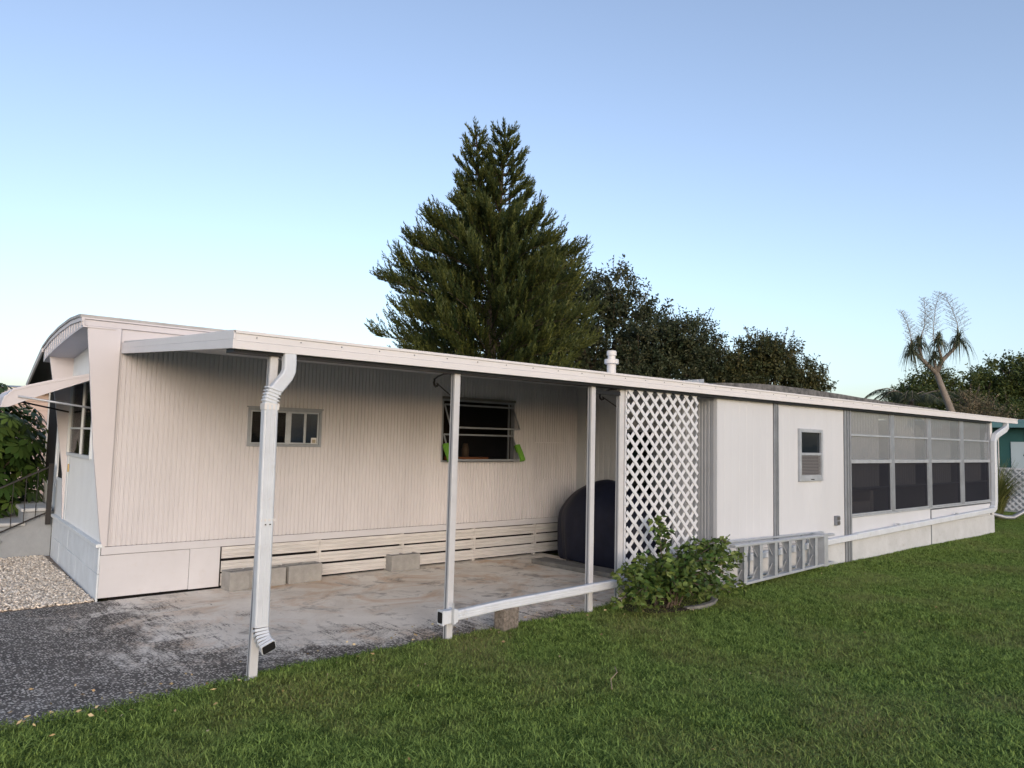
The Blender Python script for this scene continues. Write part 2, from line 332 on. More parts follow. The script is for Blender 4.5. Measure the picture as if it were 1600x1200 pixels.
# raised patch
mb = MB(); mb.box(5.36, 5.93, -.006, -.001, 1.560, 1.572); mb.box(5.80, 5.808, -.006, -.001, 1.575, 2.2); mb.box(5.80, 5.808, -.006, -.001, .6, 1.557)
mb.build('patch_joint', siding_m, home)
ribbed(5.38, 5.79, 1.05, 1.555, [], t=-.010).build('patch_panel', siding_m, home)
# floor, ceiling, back and interior walls (dark, closed)
box('floor', dark_in, .05, 14, .03, 2.33, .40, .50, home, 0)
box('back_wall', dark_in, .0, 14.2, 2.38, 2.42, .4, 2.6, home, 0)
box('ceiling', dark_in, .05, 14, .03, 2.35, 2.40, 2.43, home, 0)
box('partition', dark_in, 2.9, 2.95, .03, 2.33, .5, 2.40, home, 0)
box('kitchen_shelf', orange_m, 4.15, 4.75, .25, .45, 1.30, 1.345, home)
mbj = MB().sweep([(4.46, .4, 1.345), (4.46, .4, 1.45), (4.46, .4, 1.53)], .10, .10, (0, 1, 0), 12, scales=[1, 1.05, .6]); mbj.build('jar', mat('jar_clay', (.12, .08, .05), .6, var=.3), home, smooth=True)
# upper edge trims of roof along the side
box('roof_edge', fin_m, -.285, 14.3, -.022, .0, 2.575, 2.630, home)
box('roof_edge', fin_m, -.29, 14.3, -.034, .0, 2.633, 2.676, home)
# trim band + skirt
box('trim_band', skirt_m, .002, 6.25, -.022, -.001, .425, .498, home, .003)
box('skirt_panel', skirt_m, -.002, .795, -.012, .0, .025, .420, home, .002)
box('skirt_panel', skirt_m, .798, 1.095, -.018, -.004, .022, .423, home, .002)
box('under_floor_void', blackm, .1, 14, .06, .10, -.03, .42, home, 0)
bays = [(1.112, 2.189), (2.193, 3.266), (3.270, 4.351), (4.355, 5.408), (5.412, 6.10)]
def slat(s0, s1, z0, z1):
    h = z1-z0; pr = [(0, z0), (-.012, z0), (-.014, z0+.2*h), (-.004, z0+.25*h), (-.004, z0+.3*h), (-.015, z0+.36*h), (-.015, z0+.58*h), (-.004, z0+.63*h), (-.004, z0+.68*h), (-.014, z0+.74*h), (-.010, z1), (0, z1)]
    return MB().prism(pr, 0, s0, s1)
for i, (a, b) in enumerate(bays):
    for z0, z1 in ((.028, .148), (.168, .276), (.300, .416)):
        dz = random.uniform(-.004, .004)
        slat(a, b, z0+dz, z1+dz).build('skirt_slat', slat_m, home)
    box('slat_clip', slat_m, b-.012, b+.016, -.022, -.0155, .10, .34, home, .002)
    box('skirt_stud', slat_m, b-.02, b+.024, .002, .04, .0, .42, home, 0)
# fins
fp = [(-.235, 2.574), (.052, 2.574), (.047, .503), (.010, .503), (-.012, .56), (-.122, 1.427)]
MB().prism(fp, 1, -.026, .014).build('corner_fin', fin_m, home, .003)
fp2 = [(-.252, 2.475), (.004, 2.475), (.004, .525), (-.010, .525), (-.038, 1.065), (-.151, 1.858)]
MB().prism(fp2, 1, 2.36, 2.40).build('corner_fin', fin_m, home, .003)
# end wall (x = 0 plane) with fine ribs and window hole
WIN_E = (.80, 2.28, 1.31, 2.135)
def ribbed_end(t0, t1, z0, z1, holes, pitch=.05):
    m2 = ribbed(t0, t1, z0, z1, holes, pitch, .004); m2.v = [(y, x, z) for x, y, z in m2.v]; return m2
ribbed_end(.0, 2.36, .53, 2.62, [WIN_E]).build('end_wall', endwall_m, home)
MB().prism([(2.40, .53), (4.25, .53), (4.25, 2.2), (3.9, 2.36), (2.40, 2.6)], 0, 0, .03).build('porch_wall', endwall_m, home)
# cap ledge + painted block skirt on the end
box('ledge', endwall_m, -.045, .03, -.02, 3.08, .495, .528, home, .004)
t = 0.; k = 0
for row, (z0, z1) in enumerate(((-.02, .247), (.251, .493))):
    t = -.011; first = .2 if row else .4
    while t < 3.05:
        e = min(t+first, 3.05); first = .4
        box('skirt_block', block_paint, -.018+random.uniform(-.0015, .0015), -.003, t, e-.003, z0, z1, home, .003); t = e
# end window
win = MB(); 
def frame_end(name, t0, t1, z0, z1, w, x0, x1, m, parent):
    mb = MB(); mb.box(x0, x1, t0, t1, z0, z0+w); mb.box(x0, x1, t0, t1, z1-w, z1); mb.box(x0, x1, t0, t0+w, z0+w, z1-w); mb.box(x0, x1, t1-w, t1, z0+w, z1-w); return mb.build(name, m, parent, .002)
def frame_side(name, s0, s1, z0, z1, w, y0, y1, m, parent):
    mb = MB(); mb.box(s0, s1, y0, y1, z0, z0+w); mb.box(s0, s1, y0, y1, z1-w, z1); mb.box(s0, s0+w, y0, y1, z0+w, z1-w); mb.box(s1-w, s1, y0, y1, z0+w, z1-w); return mb.build(name, m, parent, .002)
ew = frame_end('window', .78, 2.30, 1.29, 2.155, .035, -.022, .02, endwall_m, home)
for a, b in ((.815, 1.44), (1.475, 2.265)):
    MB().box(.004, .008, a, b, 1.325, 2.12).build('pane', glass_m, ew)
box('mullion', endwall_m, -.012, .012, 1.44, 1.475, 1.325, 2.12, ew); box('mullion', endwall_m, -.010, .010, .815, 2.265, 1.60, 1.62, ew)
box('curtain', mat('curtain', (.38, .36, .22), .8, var=.3, var_scale=5, stretch=(1, 1, 6)), .16, .17, .75, 1.42, 1.25, 2.2, ew, 0)
box('end_wall_batten', endwall_m, -.010, -.001, 2.19, 2.24, .53, 1.285, home); box('wall_clip', brass, -.02, -.006, 2.12, 2.15, 1.10, 1.19, home)
# porch windows (dark)
pw = frame_end('window', 3.15, 4.20, .86, 2.14, .04, -.02, .012, endwall_m, home); MB().box(-.006, -.003, 3.19, 4.16, .90, 2.10).build('pane', blackm, pw)
pw = frame_end('window', 2.48, 2.98, .96, 2.14, .035, -.02, .012, endwall_m, home); MB().box(-.006, -.003, 2.515, 2.945, .995, 2.105).build('pane', blackm, pw)
# bowed roof
def roof_z(t):
    T = [-.035, .0, .65, 1.375, 2.1, 2.69, 3.4, 4.2]; Z = [2.675, 2.682, 2.716, 2.71, 2.674, 2.611, 2.43, 2.206]; return float(np.interp(t, T, Z))
def bot_z(t): return float(np.interp(t, [-.035, .46, 1.07, 1.75, 2.37, 2.69, 4.2], [2.557, 2.548, 2.527, 2.495, 2.454, 2.41, 2.15]))
ts = [-.035+(2.725)*i/24 for i in range(25)]
def band(ts, top_, bot_, x0, x1): return MB().prism([(t, top_(t)) for t in ts]+[(t, bot_(t)) for t in reversed(ts)], 0, x0, x1)
band(ts, lambda t: roof_z(t)-.062, lambda t: bot_z(t), -.275, -.262).build('roof_fascia', fin_m, home)
band(ts, lambda t: roof_z(t)-.028, lambda t: roof_z(t)-.066, -.288, -.262).build('roof_fascia', fin_m, home)
band(ts, roof_z, lambda t: roof_z(t)-.026, -.30, 14.4).build('roof', roof_m, home)
band(ts, lambda t: bot_z(t)+.014, bot_z, -.262, -.002).build('soffit', fin_m, home)
for i in range(16):                                                # rivet marks / crimps on the arched fascia
    t = .12+i*.16; box('fascia_crimp', fin_m, -.281, -.275, t, t+.02, bot_z(t)+.015, roof_z(t)-.07, home, 0)
ts2 = [2.69+.1*i for i in range(16)]
band(ts2, roof_z, lambda t: roof_z(t)-.035, -.30, 8).build('porch_roof', roof_m, home)
band(ts2, lambda t: roof_z(t)-.037, lambda t: roof_z(t)-.075, -.30, -.28).build('porch_roof_fascia', fin_m, home)
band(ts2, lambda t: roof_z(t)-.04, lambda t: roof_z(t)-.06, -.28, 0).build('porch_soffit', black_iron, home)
# window awning on the end wall
aw = thing('tmp', 'x', 'x') if False else None
prof = [(-.012, 2.185), (-.387, 2.085), (-.596, 2.018), (-.705, 1.978), (-.773, 1.905), (-.798, 1.80), (-.780, 1.80), (-.757, 1.895), (-.695, 1.965), (-.59, 2.0), (-.385, 2.067), (-.012, 2.167)]
awn = MB().prism([(x, z) for x, z in prof], 1, .88, 2.34).build('window_awning', fin_m, home)
side = [(-.012, 2.166), (-.385, 2.066), (-.59, 1.999), (-.695, 1.964), (-.757, 1.894), (-.780, 1.80), (-.731, 1.805), (-.577, 1.882), (-.391, 1.965), (-.193, 2.05), (-.012, 2.128)]
for a in (.884, 2.328): MB().prism(side, 1, a, a+.006).build('awning_side', fin_m, awn)
for i in range(9): MB().sweep([(-.03, .95+.165*i, 2.186), (-.387, .95+.165*i, 2.09), (-.59, .95+.165*i, 2.024), (-.70, .95+.165*i, 1.984)], .02, .012).build('awning_rib', fin_m, awn)
MB().sweep([(-.66, .87, 1.912), (.0, .87, 1.822)], .022, .022, round_=8).build('awning_arm', alu_l, awn, smooth=True)
MB().sweep([(-.60, 2.30, 1.92), (-.01, 2.30, 1.80)], .02, .02, round_=8).build('awning_arm', black_iron, awn, smooth=True)
# small sliding window on the side wall
w1 = frame_side('window', 1.314, 2.151, 1.460, 1.876, .028, -.020, .03, alu, home)
box('window_flashing', alu, 1.30, 2.165, -.024, -.004, 1.877, 1.892, w1)
frame_side('sash', 1.345, 1.745, 1.49, 1.848, .014, -.008, .0, alu_l, w1)
frame_side('sash', 1.775, 1.958, 1.49, 1.848, .018, -.012, -.002, alu_l, w1); frame_side('sash', 1.958, 2.122, 1.49, 1.848, .016, .002, .012, alu_l, w1)
box('mullion', alu_l, 1.745, 1.775, -.014, .01, 1.488, 1.848, w1)
MB().box(.0, .004, 0, 1, 0, 1) ; MB().box(1.362, 1.74, .004, .007, 1.50, 1.838).build('pane', glass_m, w1)
MB().box(1.79, 1.942, -.007, -.004, 1.505, 1.833).build('pane', glass_blue, w1); MB().box(1.972, 2.11, .005, .008, 1.503, 1.835).build('pane', glass_blue, w1)
stk = box('sticker', white, 2.035, 2.10, -.0, .002, 1.500, 1.565, w1, 0); box('sticker_print', mat('sticker_print', (.30, .27, .20), .6), 2.048, 2.088, -.0025, -.0005, 1.508, 1.545, w1, 0)
# big awning window
w2 = frame_side('window', 3.79, 4.99, 1.288, 2.10, .022, -.012, .04, alu, home)
box('window_flashing', mat('flashing_dark', (.14, .14, .13), .6, var=.2), 3.785, 4.995, -.028, -.006, 2.101, 2.135, w2)
box('jamb', alu, 4.90, 4.925, .012, .03, 1.31, 2.08, w2)
box('jamb', alu, 4.955, 4.966, .012, .03, 1.31, 2.08, w2)
def open_sash(zh, L, ang):
    dy_, dz_ = -math.sin(ang)*L, -math.cos(ang)*L; y0 = -.016
    sp = MB()
    for z_ in (0, 1):
        a = (3.82, y0+dy_*z_, zh+dz_*z_); b = (4.96, y0+dy_*z_, zh+dz_*z_); sp.sweep([a, b], .014, .022)
    for x_ in (3.82, 4.96): sp.sweep([(x_, y0, zh), (x_, y0+dy_, zh+dz_)], .014, .02)
    o = sp.build('sash', alu, w2)
    MB().quad((3.83, y0, zh), (4.95, y0, zh), (4.95, y0+dy_, zh+dz_), (3.83, y0+dy_, zh+dz_)).build('pane', glass_m, w2)
    return y0+dy_, zh+dz_
open_sash(2.03, .33, R_(27)); yb, zb = open_sash(1.645, .36, R_(26))
for xg, tl in ((3.80, .10), (4.98, .12)):
    MB().sweep([(xg, yb+.09, zb+.20), (xg+.012, yb+.03, zb+.09), (xg+.02, yb-.02, zb-.01)], .075, .06, (0, 1, 0)).build('foam_guard', green_foam, w2, .008)
MB().sweep([(3.99, .02, 1.33), (4.02, -.15, 1.33)], .01, .01).build('crank_arm', alu, w2)

# ------------------------------------------------------------------ SCREEN ROOM ADDITION (front plane y = 0)
room = thing('screen_room', 'white panelled room addition with tall screened windows at the right end of the carport', 'screen room', (5.26, 0, 0))
def rb(name, m, x0, x1, y0, y1, z0, z1, parent=room, bevel=.002):
    if parent is room: x0 -= 5.26; x1 -= 5.26
    return box(name, m, x0, x1, y0, y1, z0, z1, parent, bevel)
def vgroove(x0, x1, z0, z1, pitch, m, name, dep=.0014, y=0.):
    mbg = ribbed(x0-5.26, x1-5.26, z0, z1, [], pitch, dep, y, prof=[(0, 0), (.92, 0), (.94, dep), (.98, dep), (1, 0)]); return mbg.build(name, m, room)
Z0 = .36
vgroove(5.262, 6.462, Z0, 2.2, .152, panel_m, 'wall_panel'); rb('panel_core', panel_m, 5.262, 6.462, .004, .05, Z0, 2.2)
vgroove(6.562, 7.07, Z0, 2.2, .152, panel_m, 'wall_panel'); vgroove(7.07, 7.70, Z0, 1.14, .152, panel_m, 'wall_panel'); vgroove(7.07, 7.70, 1.83, 2.2, .152, panel_m, 'wall_panel'); vgroove(7.70, 8.342, Z0, 2.2, .152, panel_m, 'wall_panel')
rb('panel_core', panel_m, 6.562, 7.07, .004, .05, Z0, 2.2); rb('panel_core', panel_m, 7.70, 8.342, .004, .05, Z0, 2.2)
def channel(x0, x1, z0, z1, name='wall_post'):
    w = x1-x0; o = rb(name, alu_d, x0, x1, -.012, .06, z0, z1)
    for f0, f1 in ((0, .16), (.42, .58), (.84, 1)): box('post_rib', alu, (x0+w*f0)-5.26, (x0+w*f1)-5.26, -.026, -.012, z0, z1, o, .002)
    return o
channel(6.464, 6.560, .0, 2.2); channel(8.344, 8.53, .0, 2.2)
# base curb
for a, b in ((5.262, 6.462), (6.562, 8.342), (8.532, 11.43), (11.47, 14.62)): rb('base_wall', base_m, a, b, -.006, .10, -.06, .356, bevel=.004)
rb('base_joint', alu_d, 11.435, 11.465, -.010, .09, -.04, .63)
rb('lower_panel', panel_m, 8.533, 11.43, -.002, .04, .358, .60); rb('lower_panel', panel_m, 11.47, 14.42, -.002, .04, .358, .58)
# sill
rb('sill', alu_l, 8.533, 14.42, -.018, .05, .602, .628)
# bays
MX = [8.533, 9.895, 10.005, 11.355, 11.490, 12.862, 13.015, 14.40]
for k in range(4):
    x0, x1 = MX[2*k], MX[2*k+1]
    if k: rb('mullion', alu, MX[2*k-1], x0, -.016, .05, .63, 2.17); 
    w = rb('window_unit', alu_l, x0, x1, -.012, .03, .63, .655)
    l0, l1 = x0-5.26, x1-5.26
    for z0, z1, mm, yy in ((1.372, 1.425, alu_l, -.020), (1.765, 1.792, alu_l, -.014), (1.000, 1.026, alu_d, .012)):
        box('rail', mm, l0, l1, yy, .03, z0, z1, w)
    for a in (l0, l1-.03): box('stile', alu, a, a+.03, -.010, .03, .657, 2.17, w)
    for z0, z1 in ((1.43, 1.763), (1.795, 2.165)): MB().box(l0+.03, l1-.03, .0, .002, z0, z1).build('vinyl_pane', vinyl_m, w)
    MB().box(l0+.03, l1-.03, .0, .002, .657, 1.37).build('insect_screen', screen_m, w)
    cut = (.86, .80, .86, .88)[k]
    mbb = ribbed(l0+.02, l0+(x1-x0)*cut, 1.02, 2.17, [], .09, .006, .09); mbb.build('blind', blind_m, w)
rb('end_post', alu_d, 14.40, 14.46, -.014, .05, .36, 2.17); rb('end_post', white, 14.46, 14.62, -.004, .06, .36, 2.17)
# ends + interior
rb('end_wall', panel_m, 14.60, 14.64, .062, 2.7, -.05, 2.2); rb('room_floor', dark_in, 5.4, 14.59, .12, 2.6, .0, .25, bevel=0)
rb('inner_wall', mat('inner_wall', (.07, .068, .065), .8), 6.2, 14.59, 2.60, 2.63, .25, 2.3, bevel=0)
# doorway side: short stub then recessed return wall
rb('jog_wall', greywall_m, 5.262, 5.30, .052, .62, .0, 2.2)
mbg = ribbed(.06, .62, 0, 2.2, [], .045, .005); mbg.v = [(5.2615-5.26-.006+y, x, z) for x, y, z in mbg.v]; mbg.build('jog_cladding', greywall_m, room)
rb('jog_back', greywall_m, 5.30, 5.92, .58, .62, 0, 2.2, bevel=0)
rw = MB(); DH = (1.40, 1.92, .90, 1.75)
mbg = ribbed(.62, 2.84, 0, 2.42, [DH], .10, .004); mbg.v = [(5.895-5.26+y, x, z) for x, y, z in mbg.v]; mbg.build('return_wall', return_m, room)
rb('corner_strip', return_m, 5.872, 5.894, 2.66, 2.84, 0, 2.42)
dw = frame_end('window', 1.38, 1.94, .88, 1.77, .03, 5.875-5.26, 5.90-5.26, alu, room); MB().box(5.888-5.26, 5.892-5.26, 1.41, 1.91, .91, 1.74).build('pane', glass('dark_glass', (.01, .02, .018), .92, .1), dw)
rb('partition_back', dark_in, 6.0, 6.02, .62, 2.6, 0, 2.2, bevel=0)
# small window on the panel wall
sw = frame_side('window', 7.075-5.26, 7.695-5.26, 1.142, 1.828, .045, -.03, .04, alu_l, room)
box('meeting_rail', alu_l, 7.12-5.26, 7.65-5.26, -.026, .02, 1.480, 1.515, sw)
MB().box(7.12-5.26, 7.65-5.26, .0, .003, 1.515, 1.783).build('pane', glass('dark_pane', (.012, .018, .025), .9, .04), sw)
for i in range(13): box('jalousie_slat', mat('jalousie', (.16, .16, .17), .5), 7.12-5.26, 7.65-5.26, -.012, .012, 1.225+i*.0195, 1.225+i*.0195+.012, sw, 0)
box('jalousie_back', dark_in, 7.12-5.26, 7.65-5.26, .014, .02, 1.19, 1.48, sw, 0); box('window_latch', black_iron, 7.36-5.26, 7.44-5.26, -.034, -.028, 1.160, 1.172, sw, 0)
box('lower_frame_bar', alu_l, 7.12-5.26, 7.65-5.26, -.024, .01, 1.187, 1.222, sw)
# outlet box
ob = rb('outlet_box', alu_d, 8.035, 8.125, -.045, -.001, .525, .655, bevel=.004)
for z in (.56, .625): box('outlet_cover', mat('outlet_cover', (.10, .10, .10), .5), 8.045-5.26, 8.115-5.26, -.056, -.046, z-.022, z+.022, ob, .004)

# ------------------------------------------------------------------ CARPORT (roof, fascia, posts)
cp = thing('carport', 'white flat carport roof on slim grey posts beside the mobile home', 'carport', (0, 0, 0))
def zr(y): return 2.180+.078*y       # underside
X0, X1 = -.27, 15.87
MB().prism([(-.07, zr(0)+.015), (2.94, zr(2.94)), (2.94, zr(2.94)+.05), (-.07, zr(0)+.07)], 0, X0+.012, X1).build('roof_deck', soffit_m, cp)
for i in range(54):
    x = -.1+i*.30
    if x < X1-.1: box('pan_rib', fascia_m, x, x+.035, -.098, 1.2, zr(0)+.071, zr(0)+.086+.0, cp, 0)
# fascia front (three stepped strips), slightly slimmer towards the right end
def strip(name, m, y0, y1, za0, za1, zb0, zb1, xa=X0, xb=X1):
    mb = MB(); mb.v = [(xa, y0, za0), (xb, y0, zb0), (xb, y1, zb0), (xa, y1, za0), (xa, y0, za1), (xb, y0, zb1), (xb, y1, zb1), (xa, y1, za1)]
    mb.f = [(0, 3, 2, 1), (4, 5, 6, 7), (0, 1, 5, 4), (1, 2, 6, 5), (2, 3, 7, 6), (3, 0, 4, 7)]; return mb.build(name, m, cp, .002)
strip('fascia', fascia_m, -.115, -.075, 2.2425, 2.263, 2.2425, 2.263)
strip('fascia', fascia_m, -.107, -.075, 2.195, 2.2415, 2.205, 2.2415)
strip('fascia', fascia_m, -.111, -.075, 2.142, 2.194, 2.165, 2.204)
# left end fascia
def slope_strip(name, dz0, dz1, x0, x1):
    ya, yb_ = -.115, 2.95; A = lambda z: z; mb = MB()
    za, zb = 2.142, 2.338
    mb.prism([(ya, za+dz0), (yb_, zb+dz0*.85), (yb_, zb+dz1*.85), (ya, za+dz1)], 0, x0, x1); return mb.build(name, fascia_m, cp, .002)
slope_strip('fascia', 0, .060, X0-.004, X0+.011); slope_strip('fascia', .061, .121, X0-.001, X0+.011)
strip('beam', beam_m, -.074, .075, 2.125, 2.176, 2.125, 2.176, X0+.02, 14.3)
# posts: slightly out of plumb as in the picture
def post(name, xb, xt, y, zt, w=.056, d=.056):
    p = MB()
    p.v = [(xb-w/2, y-d/2, 0), (xb+w/2, y-d/2, 0), (xb+w/2, y+d/2, 0), (xb-w/2, y+d/2, 0), (xt-w/2, y-d/2, zt), (xt+w/2, y-d/2, zt), (xt+w/2, y+d/2, zt), (xt-w/2, y+d/2, zt)]
    p.f = [(0, 3, 2, 1), (4, 5, 6, 7), (0, 1, 5, 4), (1, 2, 6, 5), (2, 3, 7, 6), (3, 0, 4, 7)]
    o = p.build(name, post_m, cp, .004)
    g = MB(); g.v = [(xb-w/2-.002, y-.008, 0), (xb-w/2-.002, y+.008, 0), (xb-w/2+.001, y+.008, 0), (xb-w/2+.001, y-.008, 0), (xt-w/2-.002, y-.008, zt-.01), (xt-w/2-.002, y+.008, zt-.01), (xt-w/2+.001, y+.008, zt-.01), (xt-w/2+.001, y-.008, zt-.01)]
    g.f = p.f; g.build('post_slot', alu_d, o)
    return o
post('post', 0.0, .042, .0, 2.124); post('post', 1.568, 1.576, .0, 2.124); post('post', 3.185, 3.186, .0, 2.124); post('post', 3.635, 3.635, .03, 2.124, .07, .05)
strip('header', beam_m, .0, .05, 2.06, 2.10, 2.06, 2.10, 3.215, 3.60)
for x in (.0, 1.568, 3.185): box('foot_bracket', alu_l, x-.055, x+.02, -.034, .034, .0, .006, cp); 
for i in range(34):
    x = -.12+.305*i; MB().sweep([(x, -.116, 2.225), (x, -.112, 2.225)], .009, .009, round_=6).build('screw', alu_d, cp)
# downspout on the first post
dsp = MB(); path = [(.122, -.075, 2.15), (.122, -.082, 2.07), (.118, -.088, 2.025), (.10, -.092, 1.985), (.01, -.095, 1.87), (-.004, -.095, 1.83), (-.004, -.095, 1.78)]
ds = MB().sweep(path, .085, .065, (0, 1, 0)).build('downspout', gutter_m, cp, .003)
def pleats(path, w, h, m, parent, name='pleat'):
    for p, q in path: MB().sweep([p, q], w, h, (0, 1, 0)).build(name, m, parent, .002)
MB().sweep([(-.004, -.095, 1.80), (.001, -.095, 1.0), (.004, -.095, .36)], .095, .07, (0, 1, 0)).build('downspout_pipe', gutter_m, ds, .004)
for a in (-.028, 0., .028): MB().sweep([(-.004+a, -.133, 1.79), (.001+a, -.133, 1.0), (.004+a, -.133, .37)], .012, .006, (0, 1, 0)).build('pipe_rib', gutter_m, ds)
box('pipe_strap', white, -.054, .046, -.134, -.058, 1.758, 1.80, ds, .002); box('pipe_strap', white, -.038, .06, -.1335, -.058, 1.03, 1.045, ds, .001)
for x in (-.01, .02): box('screw', black_iron, x-.004, x+.004, -.139, -.1335, 1.005, 1.013, ds, 0)
for i in range(5):
    z = 1.90-.022*i; x = .014-.004*i
    MB().sweep([(x, -.095, z), (x-.003, -.095, z-.010)], .103, .078, (0, 1, 0)).build('pleat', gutter_m, ds, .002)
bend = []
for i in range(6):
    a = R_(9+i*13); c0 = (.0135, -.095, .36)
    bend.append((.004+.020*(1-math.cos(a)), -.095-.13*(1-math.cos(a)), .36-.12*math.sin(a)))
dark_seam = mat('seam_dark', (.07, .065, .06), .7)
MB().sweep([(.004, -.095, .37)]+bend, .080, .058, (0, 1, 0)).build('outlet_elbow', dark_seam, ds, .003)
pp = [Vector((.004, -.095, .37))]+[Vector(b) for b in bend]
for i in range(len(pp)-1):
    d = pp[i+1]-pp[i]; MB().sweep([tuple(pp[i]+d*.12), tuple(pp[i]+d*.72)], .093, .070, (0, 1, 0)).build('pleat', gutter_m, ds, .002)
d = (pp[-1]-pp[-2]).normalized(); e = pp[-1]
MB().sweep([tuple(e+d*.001), tuple(e+d*.02)], .098, .075, (0, 1, 0)).build('outlet_lip', gutter_m, ds, .002); MB().sweep([tuple(e+d*.0205), tuple(e+d*.023)], .086, .063, (0, 1, 0)).build('outlet_hole', blackm, ds)
# downspout at the right end
MB().sweep([(15.2, -.08, 2.16), (15.2, -.08, 2.08), (15.12, -.075, 2.03), (14.74, -.06, 1.93), (14.60, -.055, 1.88), (14.53, -.05, 1.78), (14.53, -.05, 1.2), (14.50, -.05, .62), (14.46, -.05, .50), (14.36, -.05, .468)], .12, .09, (0, 1, 0)).build('downspout', gutter_m, cp, .006)
# long drain pipe along the base
dp = thing('drain_pipe', 'long white drain pipe running low along the wall base and across the open posts', 'drain pipe', (1.5, -.06, .2))
def dpp(x, z): return (x-1.5, .0, z-.2)
MB().sweep([dpp(1.575, .199), dpp(2.05, .222), dpp(3.0, .236), dpp(3.7, .246), dpp(5.2, .278), dpp(7.5, .322), dpp(8.6, .345)], .058, .078, (0, 0, 1)).build('pipe', gutter_m, dp, .003)
MB().sweep([dpp(8.55, .346), dpp(11, .395), dpp(14.0, .452), dpp(14.38, .462)], .066, .088, (0, 0, 1)).build('pipe', gutter_m, dp, .003)
for z in (-.02, 0, .02): MB().sweep([(.08, -.031, .0+z), (.55, -.031, .022+z), (1.5, -.031, .036+z), (2.2, -.031, .046+z)], .004, .006).build('pipe_rib', gutter_m, dp)
box('pipe_collar', gutter_m, -.035, .10, -.036, .036, -.052, .052, dp, .006); box('collar_ring', gutter_m, .045, .075, -.042, .042, -.058, .058, dp, .003)
box('end_rim', gutter_m, -.052, -.034, -.04, .04, -.058, .058, dp, .004); MB().sweep([(-.0525, 0, 0), (-.0535, 0, 0)], .062, .085).build('pipe_opening', blackm, dp)
box('hanger_strap', alu_l, .03, .05, -.046, -.0425, -.055, .11, dp, .001)
for x in (9.95, 12.4): box('pipe_clip', alu_l, x-1.5-.03, x-1.5+.03, -.038, .0, .4+.0195*(x-9.95)-.2+.03, .4+.0195*(x-9.95)-.2+.052, dp, .001)

# lattice
lat = bpy.data.objects.new('lattice_panel', None); C.objects.link(lat); lat.parent = cp; lat.location = (3.675, -.02, 0)
LW, LZ0, LZ1, P_ = 1.175, .10, 2.14, .153
def clipline(c, sgn):
    """line x = c + sgn*(z-LZ0) clipped to panel"""
    pts = []
    za = LZ0; zb = LZ1
    xa = c; xb = c+sgn*(zb-za)
    lo, hi = 0.0, 1.0
    dx_ = xb-xa
    for bound, s_ in ((0, 1), (LW, -1)):
        fa = s_*(xa-bound); fb = s_*(xb-bound)
        if fa < 0 and fb < 0: return None
        if fa < 0: lo = max(lo, fa/(fa-fb))
        if fb < 0: hi = min(hi, fa/(fa-fb))
    if hi-lo < .02: return None
    return (xa+dx_*lo, za+(zb-za)*lo), (xa+dx_*hi, za+(zb-za)*hi)
for sgn, yy in ((-1, -.010), (1, .0)):
    c = -2.4
    while c < 3.6:
        q = clipline(c, sgn)
        if q:
            (xa, za), (xb, zb) = q; MB().sweep([(xa, yy, za), (xb, yy, zb)], .008, .036, (1, 0, -sgn*1.0) if True else None).build('lattice_strip', lattice_m, lat)
        c += P_
box('lattice_frame', lattice_m, -.008, .012, .006, .022, LZ0, LZ1, lat); box('lattice_frame', alu_l, LW-.012, LW+.004, .006, .022, LZ0, LZ1, lat)
# roof vent
rv = thing('roof_vent', 'white capped vent pipe standing on the carport roof', 'vent pipe', (5.13, 1.5, 2.34))
def lathe(pr, k=20):
    mb = MB(); n = len(pr)
    for r, z in pr: mb.v += [(r*math.cos(2*math.pi*j/k), r*math.sin(2*math.pi*j/k), z) for j in range(k)]
    for i in range(n-1):
        for j in range(k): a = i*k+j; b = i*k+(j+1) % k; mb.f.append((a, b, b+k, a+k))
    mb.f.append(tuple(range(k-1, -1, -1))); mb.f.append(tuple(range((n-1)*k, n*k))); return mb
lathe([(.058, 0), (.058, .30)]).build('pipe', white, rv, smooth=False); lathe([(.085, .262), (.092, .268), (.092, .318), (.085, .324)]).build('collar', white, rv)
lathe([(.05, .324), (.05, .372)]).build('neck', white, rv); lathe([(.060, .372), (.063, .376), (.063, .425), (.055, .435)]).build('cap', white, rv)
lathe([(.10, -.01), (.08, .03), (.062, .05)]).build('flashing', tar_m, rv)

# loose roofing layer seen above the fascia
rl = MB(); random.seed(3); x = 6.4; rows = []
while x < 15.2: rows.append((x, float(np.interp(x, [6.4, 7.2, 8.6, 9.6, 13, 15.2], [2.38, 2.492, 2.54, 2.54, 2.482, 2.46]))+random.uniform(-.006, .008))); x += random.uniform(.12, .5)
poly = [(6.3, 2.29)]+rows+[(15.4, 2.32), (15.4, 2.27), (6.3, 2.27)]
rl.prism([(x, z) for x, z in poly], 1, 1.15, 2.7); o = rl.build('roof_membrane', tar_m); tag(o, 'dark weathered roofing membrane lying on top of the room roof', 'roofing')

# plant hangers
def hanger(x, y, label):
    h = thing('plant_hanger', label, 'plant hanger', (x, y, 2.0), 0, 'black plant hangers')
    MB().sweep([(0, .0, .115), (0, .06, .128), (0, .14, .13), (0, .22, .115), (0, .27, .095)], .014, .014, round_=6).build('arm', black_iron, h)
    MB().sweep([(0, .27, .10), (0, .275, .07), (0, .27, .045), (0, .25, .03), (0, .228, .035), (0, .222, .055)], .022, .022, round_=6).build('hook', black_iron, h)
    MB().sweep([(0, .0, -.07), (0, .24, .06)], .012, .012, round_=6).build('brace', black_iron, h); return h
hanger(1.572, .03, 'black iron plant hanger on the carport post right of the downspout post'); hanger(3.655, .056, 'black iron plant hanger at the top left of the lattice panel')

